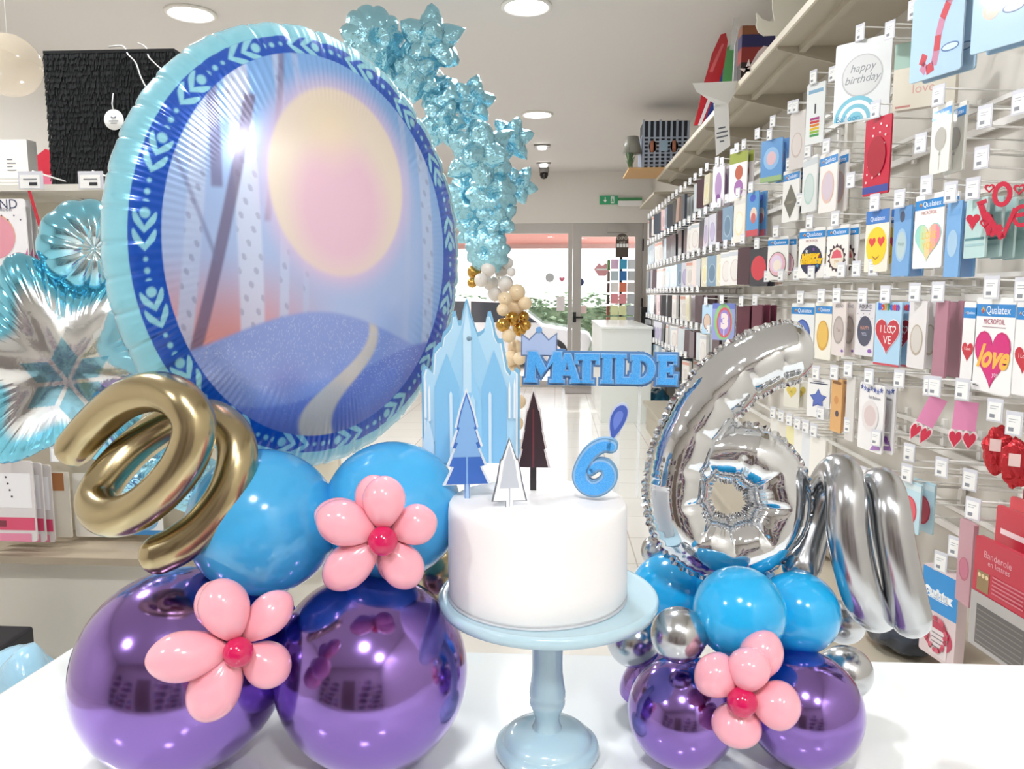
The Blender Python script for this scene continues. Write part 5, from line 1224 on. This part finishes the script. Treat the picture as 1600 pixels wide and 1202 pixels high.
# hanging black fringed piñata box
PB=mat('black crepe paper','#0f1214',.95)
xa,za=ony(68,80,2.55).x,ony(68,80,2.55).z; xb=ony(272,78,2.55).x
pt=tag(empty('pinata_box',M=Matrix.Translation((xb,2.55,GT))),'big black fringed piñata box with a round white tag','piñata')
W_=xb-xa; H_=za-GT; DP=.36
core=MB().box((-W_+.008,.008,0),(-.008,DP-.008,H_-.01),PB); core.build('box_core',pt)
fg=MB(); rnd=random.Random(3)
def strip(x0,y0,x1,y1,zt,zb_,nx,ny):
    n=int(math.hypot(x1-x0,y1-y0)/.0045)
    for i in range(n):
        a_=i/n; b_=(i+.96)/n; f_=rnd.uniform(.003,.008); j_=rnd.uniform(-.006,.004)
        fg.add([(x0+(x1-x0)*a_,y0+(y1-y0)*a_,zt),(x0+(x1-x0)*b_,y0+(y1-y0)*b_,zt),(x0+(x1-x0)*b_+nx*f_,y0+(y1-y0)*b_+ny*f_,zb_+j_),(x0+(x1-x0)*a_+nx*f_,y0+(y1-y0)*a_+ny*f_,zb_+j_)],[(0,1,2,3)],PB)
nr=24
for j in range(nr):
    zt=H_*(1-j/nr)-.001; zb_=zt-H_/nr*1.35
    if zb_<0: zb_=.003
    strip(-W_,0,0,0,zt,zb_,0,-1); strip(0,0,0,DP,zt,zb_,1,0); strip(-W_,DP,-W_,0,zt,zb_,-1,0)
fg.build('paper_fringe',pt)
MB().box((-W_,-.004,H_-.01),(.002,DP,H_),PB).build('box_lid',pt)
kt=2.5/F
cx=-W_+W_*.53; cz=(290-184)*kt
tgp=MB().lathe([(0,-.014),(.033,-.014),(.033,-.012),(0,-.012)],WHITE,32,Matrix.Translation((cx,0,cz))@Matrix.Rotation(math.pi/2,4,'X')@Matrix.Translation((0,0,.028))).build('hang_tag',pt)
MB().face(rect(cx-.016,cz-.006,cx+.016,cz-.003),-.0175,GREYINK).face(rect(cx-.011,cz-.013,cx+.011,cz-.010),-.0175,GREYINK).face([(cx-.008,cz+.004),(cx+.008,cz+.004),(cx+.01,cz+.012),(cx,cz+.007),(cx-.01,cz+.012)],-.0175,GREYINK).build('tag_print',tgp)
MB().tube([(cx,-.015,cz+.03),(cx-.002,-.017,cz+.05),(cx,-.010,cz+.085)],.0018,WHITE,6).build('tag_string',tgp)
for pxs in (((170,73),(192,72),(200,85),(212,98),(220,120),(232,142),(246,153)),((215,67),(228,74),(232,88),(243,100),(255,112),(263,135),(266,150))):
    MB().tube(catmull([pt.matrix_world.inverted()@ony(px,py,2.535 if py>76 else 2.62) for px,py in pxs],5),.0022,WHITE,6).build('hanging_string',pt)
# things on the panel top
xa=ony(-30,215,2.62).x; xb=ony(41,215,2.62).x; zt=ony(20,218,2.62).z
cb=tag(empty('white_carton',loc=(xb,2.62,GT)),'white carton with small print left of the piñata box','carton')
MB().box((-(xb-xa),0,0),(0,.05,zt-GT),mat('white card','#eeebe6',.5)).build('carton_body',cb)
pm=MB()
for j in range(4): pm.face(rect(-.075,.11-j*.012,-.055+.012*(j%2),.113-j*.012),-.001,GREYINK)
for j in range(3): pm.face(rect(-.14,.045-j*.012,-.03,.048-j*.012),-.001,flat('#c3bfba'))
pm.build('carton_print',cb)
xa,z_=ony(46,232,2.85).x,ony(46,232,2.85).z; xb=ony(90,232,2.85).x
rb=tag(empty('red_bag',loc=(xa,2.86,GT)),'red and pink folded bag between carton and piñata box','bag')
hh=z_-GT; MB().prism([(0,0),(xb-xa,0),(xb-xa,hh*.55),(0,hh*.45)],0,.12,flat('#e07a94')).build('bag_lower',rb); MB().prism([(0,hh*.45),(xb-xa,hh*.55),(xb-xa,hh*.85),((xb-xa)*.5,hh),(0,hh*.8)],0,.12,flat('#c41f38')).build('bag_upper',rb)
# hooks on the panel
def ghook(px,py,label,tgs=1.7):
    p=ony(px,py,GY-HL); o=hook(p.x,GY-.02,p.z-.03,label,R(90),'wire hooks on the left panel',False)
    t=MB().box((-HL-.008,-.040,.005),(-HL-.005,.040,.060),mat('tag holder','#cfd0da',.3)).box((-HL-.0095,-.030,.008),(-HL-.008,.034,.048),WHITE).box((-HL-.010,-.022,.016),(-HL-.0095,.004,.026),DARKINK).box((-HL-.010,-.022,.034),(-HL-.0095,.022,.037),GREYINK).build('price_tag',o)
    return o
ghook(57,285,'wire hook with price tag below the white carton'); ghook(150,285,'wire hook with price tag below the piñata box'); ghook(18,436,'wire hook with price tag under the pink round balloon packet')
GD=lambda px,py,Y:Matrix.Translation(ony(px,py,Y))
for j in range(3):
    packet('balloon_packet',['white packet with pink round balloon under the white carton','packet right behind the pink round balloon packet','last packet behind the pink round balloon packet'][j],GD(-8+9*j,311+2*j,GY-HL+.03+.05*j),.20,.222,['#f2f0f2','#e6e6ea','#dfe0e4'][j],d_roundpink,.005)
rbm=MB().prism([(0,0),(.008,0),(.036,-.115),(.028,-.115)],0,.004,flat('#c8283c')).build('ribbon_stick',M=GD(43,298,GY-HL-.01)); tag(rbm,'thin red ribbon hanging below the price tag','ribbon')
MB().prism([(.026,-.12),(.036,-.12),(.036,-.112),(.026,-.112)],-.001,.005,WHITE).build('ribbon_tip',rbm)
def d_cp(mb,w_,h_,y):
    d=D(mb,w_,h_,y); d.p(rect(.35,.42,.95,.85),'#f0eef0'); d.p(rect(.02,.14,.98,.30),'#d9486e'); d.p(rect(.02,.18,.45,.26),'#7a2038'); d.p(rect(.3,0,.9,.1),'#e88aa8')
    for i in range(4): d.disc(.5+.03*i,.8-.08*i,.02,'#4a4a54')
for j in range(3): packet('decoration_packet',['clear packet with pink contents at the left edge, front one','clear packet right behind the front pink content packet','last clear packet behind the pink content ones'][j],GD(8+15*j,720+3*j,GY-HL+.05+.05*j),.19,.28,['#ddd6d6','#d9d2d2','#d6cfcc'][j],d_cp,.006)
packet('decoration_packet','pale packet with brown square sticker below the gold spiral end',GD(92,738,GY-.15),.07,.24,'#e3dccf',lambda m_,a_,b_,y_:D(m_,a_,b_,y_).p(rect(.05,.72,.75,.99),'#b57a4e'),.006)
packet('decoration_packet','white narrow packet on left panel behind the gold spiral',GD(140,740,GY-.12),.13,.235,'#e9e5dc',lambda m_,a_,b_,y_:D(m_,a_,b_,y_).p(rect(.25,.45,.3,.75),'#b9a9a4'),.006)
packet('decoration_packet','white packet with blue round print low behind the gold spiral',GD(215,745,GY-.12),.17,.215,'#eef0f0',lambda m_,a_,b_,y_:(lambda d:(d.disc(.55,.25,.36,'#7fb4dc',.24),d.disc(.55,.27,.26,'#d6e8f4',.18),d.p(rect(0,0,1,.08),'#3f8fd0')))(D(m_,a_,b_,y_)),.006)
packet('decoration_packet','light blue glossy packet below the snowflake foil balloon',GD(40,640,GY-HL+.06),.20,.13,'#7fb4d0',lambda m_,a_,b_,y_:(lambda d:(d.disc(.6,.5,.22,'#d8c4d4',.14),d.p(rect(.88,.0,1,.8),'#3a3f4a')))(D(m_,a_,b_,y_)),.006)
for px,py,lb in ((12,708,'wire hook carrying the clear packets with pink contents'),(105,708,'wire hook with tag above the brown square sticker packet')): ghook(px,py,lb)
o=bpy.data.objects.new('starburst_foil_balloon',SBM[1]); COL.objects.link(o); o.matrix_world=facing(at(262,742,1.12),.3,.2,.5)@Matrix.Diagonal((.075,.06,.075,1)); tag(o,'crumpled blue foil balloon glimpsed through the gold spiral','foil balloon')
# translucent globe balloon hanging from the ceiling
p=at(14,102,3.0); r_=47/F*3.0
TB=mat('translucent cream latex','#efe0c4',.12,coat=.4,alpha=.25)
gb=tag(MB().lathe([(r_*math.sin(math.pi*i/30)+(1e-7),-r_*math.cos(math.pi*i/30)) for i in range(31)],TB,40).build('globe_balloon',loc=p),'translucent cream globe balloon hanging in the top left corner','balloon')
MB().tube([(0,0,r_),(0,0,ZC-p.z)],.0015,WHITE,6).build('hanging_string',gb)
# box and packets on the floor left of the counter
p=onz(8,1020,.5)
fb=tag(MB().box((-.32,-.12,0),(.06,.12,.30),flat('#24242a')).build('storage_box',loc=(-1.62,2.2,0)),'dark box on the floor beside the left counter end','box')
bevel(fb,.01); fb.location=(ony(0,1020,2.2).x-.03,2.2,0); fb.scale=(1,1,max(.5,ony(0,1003,2.2).z/.30))
px_=ony(30,1045,1.75); o=lump('gift_bag','light blue and pink bag on the floor left of the counter',25,1050,-1.2,.16,.16,.30,'#9cc8e0',zbase=0,seed=9); o.location=(px_.x,1.75,.285)
o.scale=(1,1,max(.4,px_.z/.55)); o.location.z=.30*o.scale.z*.98
# rear of the shop, unseen; dark door and goods cabinets added for reflections
struct(MB().box((-1.6,YN+.0,.0),(-.6,YN+.04,2.15),mat('walnut door','#5a4a40',.4)).build('door_2'))
for k_,(xa,xb,zt,c_) in enumerate(((-3.9,-3.0,2.3,'#6a5f66'),(-2.9,-1.9,1.9,'#8a6f72'),(-.3,.6,2.2,'#4a4a58'),(.7,1.4,1.8,'#7c5f62'))):
    m_=MB()
    for j in range(5):
        z0=.1+j*(zt-.1)/5; m_.box((xa,YN,z0),(xb,YN+.3,z0+.04),CREAM)
        for i in range(6):
            x0=xa+.03+i*(xb-xa-.04)/6; m_.box((x0,YN+.02,z0+.04),(x0+(xb-xa)/7.5,YN+.26,z0+.04+(zt-.1)/5*(.55+.3*((i*j+i)%3)/2)),flat(['#3c3a48','#8c4450','#5f6f8c','#b9a58c','#6a4a68','#2f2c34'][(i*5+j*7)%6]))
    struct(m_.build('trim_%d'%(k_+30)))  # cabinet of goods, added to darken what the chrome balloons reflect
